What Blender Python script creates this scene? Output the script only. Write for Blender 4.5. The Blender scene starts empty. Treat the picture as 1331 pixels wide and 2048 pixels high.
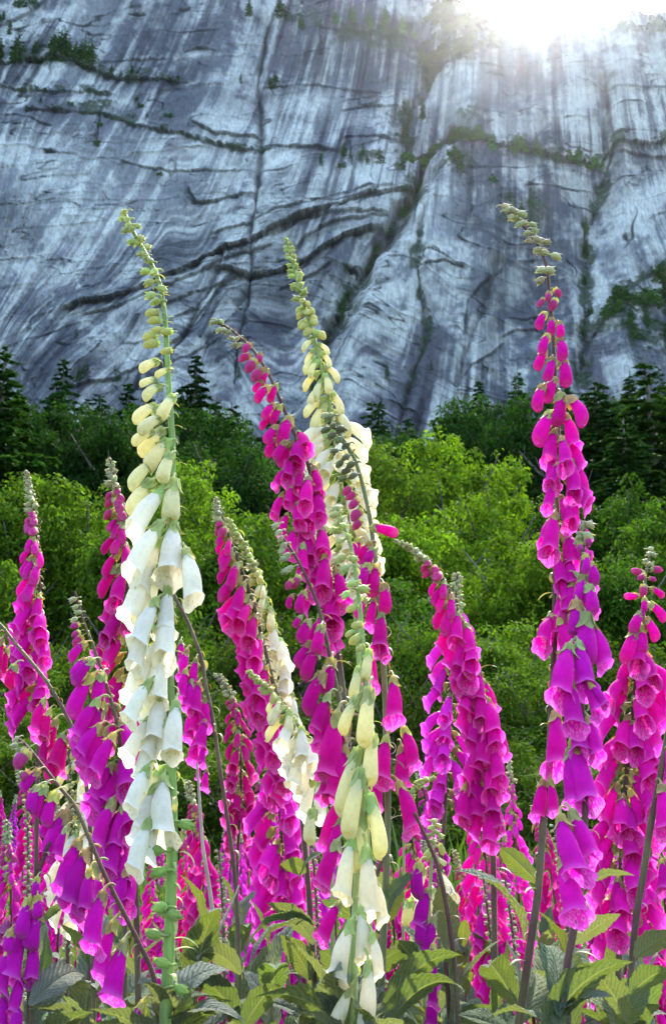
import bpy, math, random
import numpy as np
from mathutils import Vector, Matrix

random.seed(7)
RNG = np.random.default_rng(11)
R = math.radians
D = bpy.data
scene = bpy.context.scene
COL = scene.collection

# ------------------------------------------------------------------ camera
CAM_H = 1.15
PITCH = R(14.8)
FPX = 1991.0                      # focal length in pixels of the 1331 x 2048 photograph
CP, SP = math.cos(PITCH), math.sin(PITCH)


def ray(px, py):
    xr = (px - 665.5) / FPX
    yr = (1024.0 - py) / FPX
    return np.array([xr, CP - SP * yr, SP + CP * yr])


def P(px, py, Y):
    """point of the valley seen at a photo pixel, Y metres in front of the camera"""
    d = ray(px, py)
    d = d / d[1] * Y
    return Vector((d[0], d[1], d[2] + CAM_H))


def mpp(px, py, Y):
    """metres per photo pixel at that point"""
    d = ray(px, py)
    return Y / d[1] / FPX


cam = D.cameras.new('Camera')
cam_o = D.objects.new('camera', cam)
COL.objects.link(cam_o)
cam_o.location = (0, 0, CAM_H)
cam_o.rotation_euler = (R(90) + PITCH, 0, 0)
cam.sensor_fit = 'VERTICAL'
cam.sensor_height = 36.0
cam.lens = 36.0 * FPX / 2048.0
cam.clip_start = 0.02
cam.clip_end = 6000
cam.dof.use_dof = True
cam.dof.focus_distance = 0.86
cam.dof.aperture_fstop = 32.0
scene.camera = cam_o

# ------------------------------------------------------------------ helpers


def mesh_np(name, verts, faces, mats=(), smooth=False, mat_idx=None):
    """verts (N,3); faces (F,k) with one k"""
    me = D.meshes.new(name)
    verts = np.asarray(verts, np.float32)
    faces = np.asarray(faces, np.int32)
    F, k = faces.shape
    me.vertices.add(len(verts))
    me.vertices.foreach_set('co', verts.ravel())
    me.loops.add(F * k)
    me.loops.foreach_set('vertex_index', faces.ravel())
    me.polygons.add(F)
    me.polygons.foreach_set('loop_start', np.arange(0, F * k, k, dtype=np.int32))
    if smooth:
        me.polygons.foreach_set('use_smooth', np.ones(F, bool))
    if mat_idx is not None:
        me.polygons.foreach_set('material_index', np.asarray(mat_idx, np.int32))
    for m in mats:
        me.materials.append(m)
    me.update(calc_edges=True)
    me.validate()
    return me


def pattr(me, name, data, kind='FLOAT'):
    a = me.attributes.new(name, kind, 'POINT')
    a.data.foreach_set('value' if kind == 'FLOAT' else 'color', np.asarray(data, np.float32).ravel())


def link(name, data, parent=None, mat=None):
    o = D.objects.new(name, data)
    COL.objects.link(o)
    if parent is not None:
        o.parent = parent
    return o


def tag(o, label=None, cat=None, group=None, kind=None):
    if label: o['label'] = label
    if cat: o['category'] = cat
    if group: o['group'] = group
    if kind: o['kind'] = kind
    return o


def nodes(m):
    m.use_nodes = True
    nt = m.node_tree
    nt.nodes.clear()
    out = nt.nodes.new('ShaderNodeOutputMaterial')
    return nt, out


def N(nt, typ, **kw):
    n = nt.nodes.new(typ)
    for k, v in kw.items():
        if k.startswith('i_'):
            key = k[2:]
            key = int(key) if key.isdigit() else key.replace('_', ' ')
            n.inputs[key].default_value = v
        else:
            setattr(n, k, v)
    return n


def mathn(nt, op, a, b=None, clamp=False):
    n = nt.nodes.new('ShaderNodeMath')
    n.operation = op
    n.use_clamp = clamp
    for i, v in enumerate((a, b)):
        if v is None: continue
        if isinstance(v, (int, float)): n.inputs[i].default_value = v
        else: nt.links.new(v, n.inputs[i])
    return n.outputs[0]


def mixc(nt, fac, a, b, blend='MIX'):
    n = nt.nodes.new('ShaderNodeMix')
    n.data_type = 'RGBA'
    n.blend_type = blend
    for key, v in ((0, fac), (6, a), (7, b)):
        if isinstance(v, (int, float)): n.inputs[key].default_value = v
        elif isinstance(v, tuple): n.inputs[key].default_value = (*v[:3], 1)
        else: nt.links.new(v, n.inputs[key])
    return n.outputs[2]


# --- numpy value noise
_T = {}


def vnoise(x, y, seed=0):
    if seed not in _T:
        _T[seed] = np.random.default_rng(1000 + seed).random((256, 256)).astype(np.float32)
    T = _T[seed]
    xi = np.floor(x); yi = np.floor(y)
    fx = x - xi; fy = y - yi
    xi = xi.astype(np.int64); yi = yi.astype(np.int64)
    fx = fx * fx * fx * (fx * (fx * 6 - 15) + 10)
    fy = fy * fy * fy * (fy * (fy * 6 - 15) + 10)
    a = T[yi & 255, xi & 255]; b = T[yi & 255, (xi + 1) & 255]
    c = T[(yi + 1) & 255, xi & 255]; d = T[(yi + 1) & 255, (xi + 1) & 255]
    return (a * (1 - fx) + b * fx) * (1 - fy) + (c * (1 - fx) + d * fx) * fy


def fbm(x, y, seed=0, oct=4, gain=0.5):
    s = 0; a = 1; t = 0
    for i in range(oct):
        s = s + a * vnoise(x * 2 ** i + 17.3 * i, y * 2 ** i + 5.1 * i, seed + i)
        t += a; a *= gain
    return s / t


def sstep(a, b, x):
    t = np.clip((x - a) / (b - a), 0, 1)
    return t * t * (3 - 2 * t)


# ------------------------------------------------------------------ the cliff
CL_Y0, CL_K = 560.0, 0.2


def rim(px):
    return np.interp(px, [-800, 700, 800, 900, 955, 1000, 1100, 1180, 1230, 1340, 1500, 2100],
                     [-260, -240, -190, -40, 20, 48, 62, 48, 40, 34, 10, -120])


def cliff_base(px, py):
    """hit point of the photo rays with the leaning rock plane"""
    xr = (px - 665.5) / FPX
    yr = (1024.0 - py) / FPX
    dy = CP - SP * yr
    mz = (SP + CP * yr) / dy
    mx = xr / dy
    z = (CAM_H + CL_Y0 * mz) / (1 - CL_K * mz)
    y = CL_Y0 + CL_K * z
    return np.stack([mx * y, y, z], -1)


def pl_dist(PX, PY, pts):
    """distance in pixels to a polyline and signed side (>0 below it)"""
    best = np.full(PX.shape, 1e9, np.float32)
    side = np.zeros(PX.shape, np.float32)
    for (x0, y0), (x1, y1) in zip(pts[:-1], pts[1:]):
        dx, dy = x1 - x0, y1 - y0
        L2 = dx * dx + dy * dy
        t = np.clip(((PX - x0) * dx + (PY - y0) * dy) / L2, 0, 1)
        ex = PX - (x0 + t * dx); ey = PY - (y0 + t * dy)
        d = np.hypot(ex, ey)
        m = d < best
        best[m] = d[m]
        side[m] = ((dx * (PY - y0) - dy * (PX - x0)) / math.sqrt(L2))[m]
    return best, side


# overhangs and ledges traced on the face: points, size in metres, half width in pixels, strength of the darker line below and its stain drips
LEDGES = [
    ([(140, 628), (170, 612), (230, 606), (285, 588), (330, 566), (370, 548), (405, 527), (450, 505), (500, 488), (560, 464), (620, 440), (665, 425), (720, 417), (800, 404)], 5.5, 10, 1.0),
    ([(440, 545), (500, 560), (548, 556), (595, 540), (640, 512), (690, 488), (740, 478)], 6.5, 14, 1.0),
    ([(175, 640), (235, 626), (300, 600), (352, 574), (410, 548), (470, 522), (540, 500)], 2.6, 6, .8),
    ([(430, 470), (500, 452), (548, 430), (600, 424), (680, 404), (780, 396)], 2.0, 5, .7),
    ([(300, 640), (360, 610), (420, 585), (470, 575)], 1.8, 5, .7),
    ([(560, 590), (610, 570), (660, 540)], 2.4, 8, .9),
    ([(500, 598), (470, 640), (420, 690)], 2.4, 9, .85),
    ([(560, 470), (600, 446), (650, 436), (700, 444), (760, 448)], 3.5, 9, .8),
    ([(600, 500), (640, 470), (700, 460), (770, 452)], 3.0, 8, .7),
    ([(378, 376), (392, 404), (440, 402), (512, 391)], 2.8, 6, .9),
    ([(388, 250), (430, 266), (470, 272), (522, 275)], 2.4, 6, .85),
    ([(520, 290), (560, 296), (610, 300), (665, 308)], 2.6, 7, .8),
    ([(690, 280), (740, 280), (790, 290)], 2.6, 7, .8),
    ([(245, 328), (290, 338), (335, 342), (400, 340), (470, 345)], 1.6, 4, .8),
    ([(0, 243), (50, 246), (105, 262)], 1.5, 4, .7),
    ([(60, 232), (150, 230), (215, 238), (270, 258), (330, 266), (400, 284), (470, 300), (540, 304)], 2.4, 7, .8),
    ([(0, 190), (50, 190), (110, 196), (165, 190), (215, 192)], 2.2, 6, .75),
    ([(0, 140), (60, 130), (100, 122), (150, 128), (195, 146), (225, 160), (290, 162), (350, 170)], 3.2, 9, .9),
    ([(190, 130), (240, 124), (330, 118)], 1.5, 4, .7),
    ([(368, 104), (400, 98), (432, 102)], 2.0, 5, .8),
    ([(540, 165), (600, 160), (680, 168), (760, 175)], 1.6, 5, .7),
    ([(846, 577), (880, 573), (914, 580)], 2.2, 5, .95),
    ([(995, 528), (1040, 522)], 1.2, 4, .7),
    ([(920, 690), (926, 640), (960, 602), (995, 570), (1000, 540)], 2.2, 6, .7),
    ([(1012, 655), (1045, 650), (1080, 646)], 1.6, 5, .8),
    ([(1000, 690), (1030, 672), (1075, 668)], 1.6, 6, .7),
    ([(915, 785), (935, 760), (970, 738), (1000, 705)], 1.6, 5, .7),
    ([(840, 312), (900, 316), (990, 340), (1090, 352), (1190, 350), (1215, 318), (1331, 310)], 3.0, 11, .8),
    ([(1230, 330), (1331, 340), (1500, 330)], 2.0, 6, .7),
    ([(260, 700), (310, 690), (345, 650), (400, 626)], 1.8, 6, .7),
    ([(150, 792), (230, 770), (300, 735), (370, 680), (400, 640), (440, 585), (470, 560)], 2.8, 9, .85),
    ([(330, 740), (400, 710), (440, 690)], 1.6, 6, .7),
    ([(0, 60), (60, 30), (120, -20)], 1.8, 6, .6),
    ([(640, 40), (720, 60), (800, 66), (870, 74)], 2.6, 9, .8),
    ([(690, 215), (740, 205), (800, 210)], 1.8, 6, .7),
    ([(1330, 560), (1260, 600), (1200, 660), (1170, 700)], 2.4, 10, .8),
    ([(1140, 200), (1230, 215), (1331, 205)], 1.4, 5, .5),
]
# upright cracks, dikes and gullies: points, depth, half width, dark stain
CRACKS = [
    ([(532, 36), (526, 100), (514, 160), (522, 222), (524, 290), (519, 350), (511, 420), (502, 470), (505, 540), (498, 610), (478, 700), (470, 780)], 3.0, 7, .9),
    ([(445, 520), (432, 565), (402, 620), (372, 680), (330, 740), (270, 790)], 2.2, 6, .8),
    ([(640, 40), (640, 95)], 1.4, 4, .7),
    ([(900, 290), (850, 340), (832, 400), (800, 452), (772, 500), (738, 545), (700, 600), (680, 640), (652, 690), (640, 760)], 13.0, 26, .55),
    ([(830, 60), (860, 120), (852, 180), (812, 220), (805, 270), (812, 320)], 7.0, 22, .5),
    ([(842, 470), (826, 560), (836, 640), (852, 690), (838, 740), (806, 830), (790, 900)], 4.0, 11, .45),
    ([(1165, 450), (1172, 520), (1166, 600), (1165, 680), (1160, 780)], 6.0, 15, .5),
    ([(1215, 330), (1195, 400), (1180, 450)], 4.0, 14, .4),
    ([(1310, 560), (1318, 640), (1320, 720)], 4.0, 12, .5),
    ([(1205, 190), (1204, 300)], 3.0, 8, .5),
    ([(985, 560), (960, 640), (930, 720), (905, 800)], 3.0, 10, .5),
    ([(860, 808), (838, 860), (832, 900)], 2.0, 6, .3),
    ([(700, 290), (706, 350), (700, 400)], 1.6, 5, .5),
    ([(200, 235), (197, 300)], 1.6, 5, .8),
]


def lean(px, py):
    """how far the water streaks slant: pixels to the side for each pixel downwards"""
    a = np.interp(px, [-300, 0, 250, 500, 640, 800, 1000, 1150, 1331, 1700], [-.55, -.58, -.55, -.38, -.30, -.16, -.02, .10, .30, .3])
    b = .6 * sstep(480, 760, py) * np.interp(px, [-300, 100, 520, 700, 900], [-.55, -.5, -.25, -.12, 0])
    return a + b


xs = np.concatenate([np.linspace(-760, -70, 70), np.linspace(-60, 1391, 820), np.linspace(1402, 2100, 70)])
vs = np.concatenate([np.linspace(0, .90, 620), np.linspace(.905, 1, 24)])
PX = np.repeat(xs[None, :], len(vs), 0).astype(np.float64)
RIMX = rim(xs) + 22 * (fbm(xs / 60, xs * 0, 77, 4) - .5) + 10 * (vnoise(xs / 9, xs * 0, 78) - .5)
# rows reach from the rim to just under the tree line, then on down to the ground
top_rows = RIMX[None, :] + (930 - RIMX[None, :]) * (vs[:, None] / .90)
low_rows = 930 + (1420 - 930) * ((vs[:, None] - .90) / .10)
PY = np.where(vs[:, None] <= .90, top_rows, low_rows)

LEDGES_P = [q[0] for q in LEDGES]
AX = PX - lean(PX, PY) * (PY - 420)          # coordinate that stays constant along a streak
wob = 9 * (fbm(PX / 240, PY / 240, 3, 3) - .5)
for kb, li in enumerate((0, 1, 4, 6, 15, 17, 27, 31)):
    lp = LEDGES_P[li]
    lx = np.array([q[0] for q in lp]); ly = np.array([q[1] for q in lp])
    o_ = np.argsort(lx)
    fade = sstep(lx.min() - 60, lx.min() + 30, PX) * (1 - sstep(lx.max() - 30, lx.max() + 60, PX))
    AX = AX + (31 + 17 * (kb % 3)) * fade * (PY > np.interp(PX, lx[o_], ly[o_]) + 5 * (vnoise(PX / 14, PY / 14, 160) - .5))
relief = 26 * (fbm(PX / 420, PY / 420, 20, 2) - .5)
relief += 5 * (fbm((AX + wob) / 95, PY / 420, 24, 3) - .5)
relief += 2.2 * (fbm((AX + wob) / 26, PY / 190, 30, 3) - .5)
relief += .8 * (fbm(PX / 16, PY / 16, 36, 4) - .5)
blocky = fbm(PX / 55 + .3 * fbm(PX / 30, PY / 30, 91, 2), PY / 34, 40, 3)
relief += 2.6 * (np.floor(blocky * 9) / 9 + .35 * (blocky * 9 % 1) / 9 - .5)
gx = np.interp(PY, [-300, 60, 300, 340, 400, 450, 500, 545, 600, 640, 700, 1500], [850, 850, 880, 850, 832, 800, 772, 738, 700, 680, 650, 620])
relief += 20 * sstep(-15, 60, PX - gx) - 14 * sstep(230, 420, PX - gx)
relief += 10 * sstep(1190, 1240, PX)
dark = np.zeros_like(PX)
veg = np.zeros_like(PX)
jx = 7 * (fbm(PX / 22, PY / 22, 50, 3) - .5); jy = 6 * (fbm(PX / 18, PY / 18, 54, 3) - .5)
for pts, h, w, st in LEDGES:
    d, s = pl_dist(PX + jx, PY + jy, pts)
    w = w * (.18 + 1.15 * sstep(.25, .75, fbm(PX / 46, PY / 46, 58, 3)))
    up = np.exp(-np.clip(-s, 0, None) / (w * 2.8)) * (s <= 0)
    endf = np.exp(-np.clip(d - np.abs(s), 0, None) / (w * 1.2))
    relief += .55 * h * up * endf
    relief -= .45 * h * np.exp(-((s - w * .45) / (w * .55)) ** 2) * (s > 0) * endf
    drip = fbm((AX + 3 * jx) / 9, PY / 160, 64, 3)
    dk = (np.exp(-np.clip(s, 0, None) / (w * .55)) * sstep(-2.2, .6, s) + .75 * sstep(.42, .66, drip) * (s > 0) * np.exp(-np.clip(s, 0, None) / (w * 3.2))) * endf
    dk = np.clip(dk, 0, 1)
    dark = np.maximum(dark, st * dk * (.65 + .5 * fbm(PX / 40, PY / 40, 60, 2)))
for pts, h, w, st in CRACKS:
    d, s = pl_dist(PX + jx, PY + jy * .6, pts)
    w = w * (.25 + 1.2 * sstep(.25, .75, fbm(PX / 40, PY / 40, 59, 3)))
    g = np.exp(-(d / w) ** 2)
    relief -= h * g
    dark = np.maximum(dark, st * np.exp(-(d / (w * .8)) ** 2) * (.6 + .6 * fbm(PX / 30, PY / 30, 62, 2)))
    if h > 3.5:
        veg = np.maximum(veg, .85 * np.exp(-(d / (w * 1.0)) ** 2))
# vegetated bands and corners
for (cx, cy, rx, ry, a) in [(905, 95, 75, 70, 1), (890, 50, 90, 26, .8), (1010, 335, 130, 22, .9), (860, 320, 60, 26, 1), (905, 395, 45, 40, .8), (1030, 460, 60, 46, .7),
                            (780, 60, 110, 30, .9), (590, 10, 70, 18, .6), (110, 120, 90, 18, .8), (255, 150, 60, 14, .7), (1090, 350, 80, 14, .6), (1250, 650, 80, 60, .6), (1290, 700, 60, 60, .6),
                            (150, 185, 80, 12, .7), (200, 215, 60, 12, .7), (300, 240, 70, 12, .6), (830, 410, 34, 60, .7), (930, 260, 50, 60, .45), (690, 590, 24, 60, .6), (1275, 90, 90, 26, .6), (740, 330, 60, 16, .6)]:
    veg = np.maximum(veg, a * np.exp(-((PX - cx) / rx) ** 2 - ((PY - cy) / ry) ** 2))
for pts, w in [(LEDGES[17][0], 9), (LEDGES[16][0], 6), (LEDGES[15][0], 6), (LEDGES[27][0], 12), (LEDGES[33][0], 12), (LEDGES[35][0], 14)]:
    d, s = pl_dist(PX + jx, PY + jy + w * .6, pts)
    veg = np.maximum(veg, .8 * np.exp(-(d / w) ** 2))
veg = np.clip(veg * 1.5 * sstep(.36, .66, .6 * fbm(PX / 24, PY / 20, 66, 3) + .4 * fbm(PX / 6, PY / 6, 69, 3)) - .10, 0, 1)
veg = sstep(.10, .60, veg) * .9
# fine natural fractures: thin dark lines following the slanting sheets of rock
for (su, sv, sd, wdt, st, hh) in [(150, 30, 160, .010, .8, .9), (230, 46, 190, .009, .9, 1.2), (60, 80, 180, .008, .5, .5)]:
    tilt = np.interp(PX, [-300, 500, 760, 900, 1700], [-.42, -.30, -.1, .0, .1])
    q = fbm(PX / su + .25 * fbm(PX / 40, PY / 40, sd + 6, 2), (PY - tilt * PX * sstep(380, 640, PY) + .12 * (PX - 500) * (1 - sstep(380, 640, PY))) / sv, sd, 3)
    ln = np.exp(-((q - .5) / wdt) ** 2) * sstep(.50, .62, fbm(PX / 90, PY / 70, sd + 9, 3))
    dark = np.maximum(dark, st * ln)
    relief += hh * (q < .5) * sstep(.45, .5, q) - hh * .6 * ln

# bare rock colour: pale granite, grey, black water streaks, rust and lichen
n1 = fbm((AX + wob) / 26, PY / 300, 70, 5, .62)
n2 = fbm((AX + wob * .6) / 7, PY / 130, 76, 4, .62)
n3 = fbm(PX / 120, PY / 120, 82, 4)
n4 = fbm((AX + wob) / 60, PY / 700, 88, 3)
nf = fbm(PX / 7, PY / 9, 95, 3)
smk = sstep(.30, .62, fbm(PX / 170, PY / 130, 140, 3))
rocky = .55 * fbm(PX / 34 + n3, PY / 26, 144, 5, .6) + .45 * fbm(PX / 12, PY / 10, 150, 4)
st_ = .58 * n1 + .42 * n2
smk = smk * (1 - .45 * sstep(820, 980, PX))
slab = fbm(PX / 75 + .5 * n3, PY / 40, 170, 3)
slab = (np.floor(slab * 8) + .25 * (slab * 8 % 1)) / 8
mixn = (st_ * (.50 + .45 * smk) + rocky * (.50 - .45 * smk)) * .80 + .22 * slab
pale = sstep(.46, .61, .84 * mixn + .22 * n3)
black = sstep(.50, .63, .52 * fbm((AX + wob) / 15, PY / 330, 110, 4, .62) + .26 * n4 + .22 * fbm(PX / 70, PY / 110, 156, 3)) * (.35 + .6 * smk)
base = np.array([.225, .238, .272])[None, None] * (.75 + .5 * n3[..., None])
purple = sstep(.5, .72, fbm((AX + wob) / 45, PY / 260, 120, 3))[..., None]
colr = base * (1 - .6 * purple) + .6 * purple * np.array([.225, .200, .245])
colr = colr * (1 - pale[..., None] * .80) + np.array([.72, .72, .66]) * pale[..., None] * .80
colr = colr * (1 - .84 * black[..., None]) + np.array([.052, .052, .080]) * .84 * black[..., None]
# clean pale slabs and broad dark bands seen on the face
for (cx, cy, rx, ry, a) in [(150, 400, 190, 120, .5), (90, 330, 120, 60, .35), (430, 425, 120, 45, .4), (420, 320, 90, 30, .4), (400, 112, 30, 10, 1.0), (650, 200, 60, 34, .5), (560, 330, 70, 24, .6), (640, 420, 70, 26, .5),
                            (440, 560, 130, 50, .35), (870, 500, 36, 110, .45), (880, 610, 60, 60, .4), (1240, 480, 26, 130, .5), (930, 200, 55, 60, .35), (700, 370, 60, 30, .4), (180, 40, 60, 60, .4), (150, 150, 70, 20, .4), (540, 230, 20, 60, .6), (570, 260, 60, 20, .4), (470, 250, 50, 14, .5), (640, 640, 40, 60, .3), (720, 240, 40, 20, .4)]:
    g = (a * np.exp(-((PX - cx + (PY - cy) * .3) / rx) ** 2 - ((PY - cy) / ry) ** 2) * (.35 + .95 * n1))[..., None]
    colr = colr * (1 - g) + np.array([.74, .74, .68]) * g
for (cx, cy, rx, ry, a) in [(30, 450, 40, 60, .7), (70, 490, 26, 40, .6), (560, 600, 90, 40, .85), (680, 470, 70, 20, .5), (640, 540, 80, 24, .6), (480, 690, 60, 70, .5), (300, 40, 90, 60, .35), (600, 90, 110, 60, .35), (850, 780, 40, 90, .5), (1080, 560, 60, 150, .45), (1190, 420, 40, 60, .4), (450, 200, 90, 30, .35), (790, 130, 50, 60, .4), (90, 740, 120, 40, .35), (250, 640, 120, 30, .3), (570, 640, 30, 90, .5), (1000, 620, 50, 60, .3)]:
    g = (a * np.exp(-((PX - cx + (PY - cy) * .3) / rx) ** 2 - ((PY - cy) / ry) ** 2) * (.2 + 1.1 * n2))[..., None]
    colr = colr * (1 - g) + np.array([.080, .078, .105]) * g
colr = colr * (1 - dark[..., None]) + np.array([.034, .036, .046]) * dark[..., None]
lum = colr.mean(-1, keepdims=True)
colr = colr * (np.clip(lum, .01, 1) / .30) ** .44 * np.array([.94, 1.0, .985]) * .46
colr *= (.80 + .40 * nf[..., None])
moss = np.array([.028, .046, .022]) * (.5 + 1.0 * nf[..., None])
colr = colr * (1 - .93 * veg[..., None]) + moss * .93 * veg[..., None]
relief += 3.0 * veg * (fbm(PX / 6, PY / 6, 130, 3))

nrm = np.array([0, -1, CL_K]); nrm = nrm / np.linalg.norm(nrm)
B = cliff_base(PX, PY)
edge = sstep(0, 26, PY - RIMX[None, :])[..., None]
V = B + nrm * relief[..., None] * (.35 + .65 * edge)
back = V[0].copy() + np.stack([0 * xs, 260 + 0 * xs, -8 + 0 * xs], -1)
V = np.concatenate([back[None], V], 0)
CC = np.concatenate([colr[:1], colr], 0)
nr, nc = V.shape[:2]
idx = np.arange(nr * nc).reshape(nr, nc)
faces = np.stack([idx[:-1, :-1], idx[1:, :-1], idx[1:, 1:], idx[:-1, 1:]], -1).reshape(-1, 4)

m = D.materials.new('granite_face')
nt, out = nodes(m)
at = N(nt, 'ShaderNodeAttribute', attribute_name='stain')
tc = N(nt, 'ShaderNodeTexCoord')
nz = N(nt, 'ShaderNodeTexNoise', i_Scale=.55, i_Detail=8.0, i_Roughness=.65)
mp = N(nt, 'ShaderNodeMapping'); mp.inputs['Scale'].default_value = (1, 1, .35)
nt.links.new(tc.outputs['Object'], mp.inputs[0]); nt.links.new(mp.outputs[0], nz.inputs['Vector'])
k = mathn(nt, 'MULTIPLY_ADD', nz.outputs['Fac'], 1.1); nt.nodes[-1].inputs[2].default_value = .45
mp2 = N(nt, 'ShaderNodeMapping'); mp2.inputs['Scale'].default_value = (1.1, 1.1, .06)
nz2 = N(nt, 'ShaderNodeTexNoise', i_Scale=.8, i_Detail=7.0, i_Roughness=.7)
nt.links.new(tc.outputs['Object'], mp2.inputs[0]); nt.links.new(mp2.outputs[0], nz2.inputs['Vector'])
k2 = mathn(nt, 'MULTIPLY_ADD', nz2.outputs['Fac'], 1.2); nt.nodes[-1].inputs[2].default_value = .40
k = mathn(nt, 'MULTIPLY', k, k2)
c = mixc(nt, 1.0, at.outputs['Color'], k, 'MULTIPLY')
bs = N(nt, 'ShaderNodeBsdfPrincipled', i_Roughness=.85)
bs.inputs['Specular IOR Level'].default_value = .25
bump = N(nt, 'ShaderNodeBump', i_Strength=.3, i_Distance=1.0)
nt.links.new(nz.outputs['Fac'], bump.inputs['Height'])
nt.links.new(bump.outputs[0], bs.inputs['Normal'])
nt.links.new(c, bs.inputs['Base Color']); nt.links.new(bs.outputs[0], out.inputs[0])
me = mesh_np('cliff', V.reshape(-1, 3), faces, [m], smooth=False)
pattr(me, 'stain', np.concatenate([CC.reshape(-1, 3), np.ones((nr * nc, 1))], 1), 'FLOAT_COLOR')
cliff = link('cliff', me)
tag(cliff, 'tall grey granite cliff face with dark water streaks and long overhanging ledges', 'cliff', kind='structure')


def cliff_point(px, py):
    j = int(np.argmin(np.abs(xs - px)))
    i = int(np.argmin(np.abs(PY[:, j] - py)))
    return Vector(V[i + 1, j])


# ------------------------------------------------------------------ ground


def ground_z(x, y):
    return 0.0 + .12 * max(0, y - 26) + (.00025 * max(0, y - 60) ** 2 if y < 560 else .00025 * 500 ** 2)


gy = np.concatenate([np.linspace(-60, -2, 12), np.linspace(-1.5, 12, 90), np.linspace(12.5, 60, 60), np.linspace(64, 760, 80)])
gxs = np.concatenate([-np.geomspace(700, 6.2, 50), np.linspace(-6, 6, 90), np.geomspace(6.2, 700, 50)])
GX, GY = np.meshgrid(gxs, gy)
GZ = .12 * np.clip(GY - 26, 0, None) + .00025 * np.clip(GY - 60, 0, 500) ** 2
GZ = GZ + .10 * (fbm(GX / 1.2, GY / 1.2, 140, 4) - .5) + 1.0 * sstep(14, 60, GY) * (fbm(GX / 14, GY / 14, 145, 4) - .5)
gi = np.arange(GX.size).reshape(GX.shape)
gf = np.stack([gi[:-1, :-1], gi[:-1, 1:], gi[1:, 1:], gi[1:, :-1]], -1).reshape(-1, 4)
m = D.materials.new('meadow_soil')
nt, out = nodes(m)
tc = N(nt, 'ShaderNodeTexCoord')
nz = N(nt, 'ShaderNodeTexNoise', i_Scale=1.7, i_Detail=9.0, i_Roughness=.7)
nt.links.new(tc.outputs['Object'], nz.inputs['Vector'])
cr = N(nt, 'ShaderNodeValToRGB')
cr.color_ramp.elements[0].position = .35; cr.color_ramp.elements[0].color = (.03, .024, .014, 1)
cr.color_ramp.elements[1].position = .66; cr.color_ramp.elements[1].color = (.055, .085, .022, 1)
nt.links.new(nz.outputs['Fac'], cr.inputs[0])
bs = N(nt, 'ShaderNodeBsdfPrincipled', i_Roughness=.95)
nt.links.new(cr.outputs[0], bs.inputs['Base Color'])
bump = N(nt, 'ShaderNodeBump', i_Strength=.8, i_Distance=.05)
nt.links.new(nz.outputs['Fac'], bump.inputs['Height']); nt.links.new(bump.outputs[0], bs.inputs['Normal'])
nt.links.new(bs.outputs[0], out.inputs[0])
ground = link('ground', mesh_np('ground', np.stack([GX, GY, GZ], -1).reshape(-1, 3), gf, [m], smooth=True))
tag(ground, 'dark mossy meadow soil sloping up towards the cliff', 'ground', kind='structure')

# ------------------------------------------------------------------ sky and sun
SUN_EL, SUN_AZ = R(42.6), R(13.6)        # the sun stands behind the cliff rim, just out of view
w = D.worlds.new('World'); scene.world = w; w.use_nodes = True
nt = w.node_tree
bg = nt.nodes['Background']
sky = nt.nodes.new('ShaderNodeTexSky')
sky.sky_type = 'NISHITA'; sky.sun_disc = False
sky.sun_elevation = SUN_EL; sky.sun_rotation = SUN_AZ
sky.air_density = 1.0; sky.dust_density = 3.0; sky.ozone_density = 1.0
nt.links.new(sky.outputs[0], bg.inputs[0]); bg.inputs[1].default_value = .15
sun = D.lights.new('Sun', 'SUN'); sun.energy = 2.1; sun.angle = R(.5); sun.color = (1, .95, .86)
sun_o = link('sun', sun)
sd = Vector((math.sin(SUN_AZ) * math.cos(SUN_EL), math.cos(SUN_AZ) * math.cos(SUN_EL), math.sin(SUN_EL)))
sun_o.rotation_euler = sd.to_track_quat('Z', 'Y').to_euler()
scene.view_settings.view_transform = 'Standard'
scene.view_settings.look = 'None'
scene.view_settings.gamma = 1
scene.view_settings.exposure = 2.75
scene.render.engine = 'CYCLES'
cy = scene.cycles
cy.max_bounces = 6; cy.diffuse_bounces = 3; cy.glossy_bounces = 2; cy.transmission_bounces = 4; cy.volume_bounces = 1; cy.transparent_max_bounces = 6
cy.use_denoising = True
cy.sample_clamp_indirect = 8

# ------------------------------------------------------------------ trees


def leaf_material(name, colr, trans=.35, rough=.6, var=.5, spec=.3):
    m = D.materials.new(name)
    nt, out = nodes(m)
    at = N(nt, 'ShaderNodeAttribute', attribute_name='tint')
    oi = N(nt, 'ShaderNodeObjectInfo')
    dk = tuple(c * (1 - var) for c in colr)
    lt = (min(1, colr[0] * (1 + var * 1.25)), min(1, colr[1] * (1 + var)), colr[2] * (1 + var * .5))
    c = mixc(nt, at.outputs['Fac'], dk, lt)
    c = mixc(nt, 1.0, c, oi.outputs['Color'], 'MULTIPLY')
    bs = N(nt, 'ShaderNodeBsdfPrincipled', i_Roughness=.8)
    bs.inputs['Specular IOR Level'].default_value = spec
    tr = N(nt, 'ShaderNodeBsdfTranslucent')
    ct = mixc(nt, 1.0, c, (1.08, 1.12, .5), 'MULTIPLY')
    nt.links.new(c, bs.inputs['Base Color']); nt.links.new(ct, tr.inputs['Color'])
    mx = N(nt, 'ShaderNodeMixShader'); mx.inputs[0].default_value = trans
    nt.links.new(bs.outputs[0], mx.inputs[1]); nt.links.new(tr.outputs[0], mx.inputs[2])
    nt.links.new(mx.outputs[0], out.inputs[0])
    return m


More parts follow.
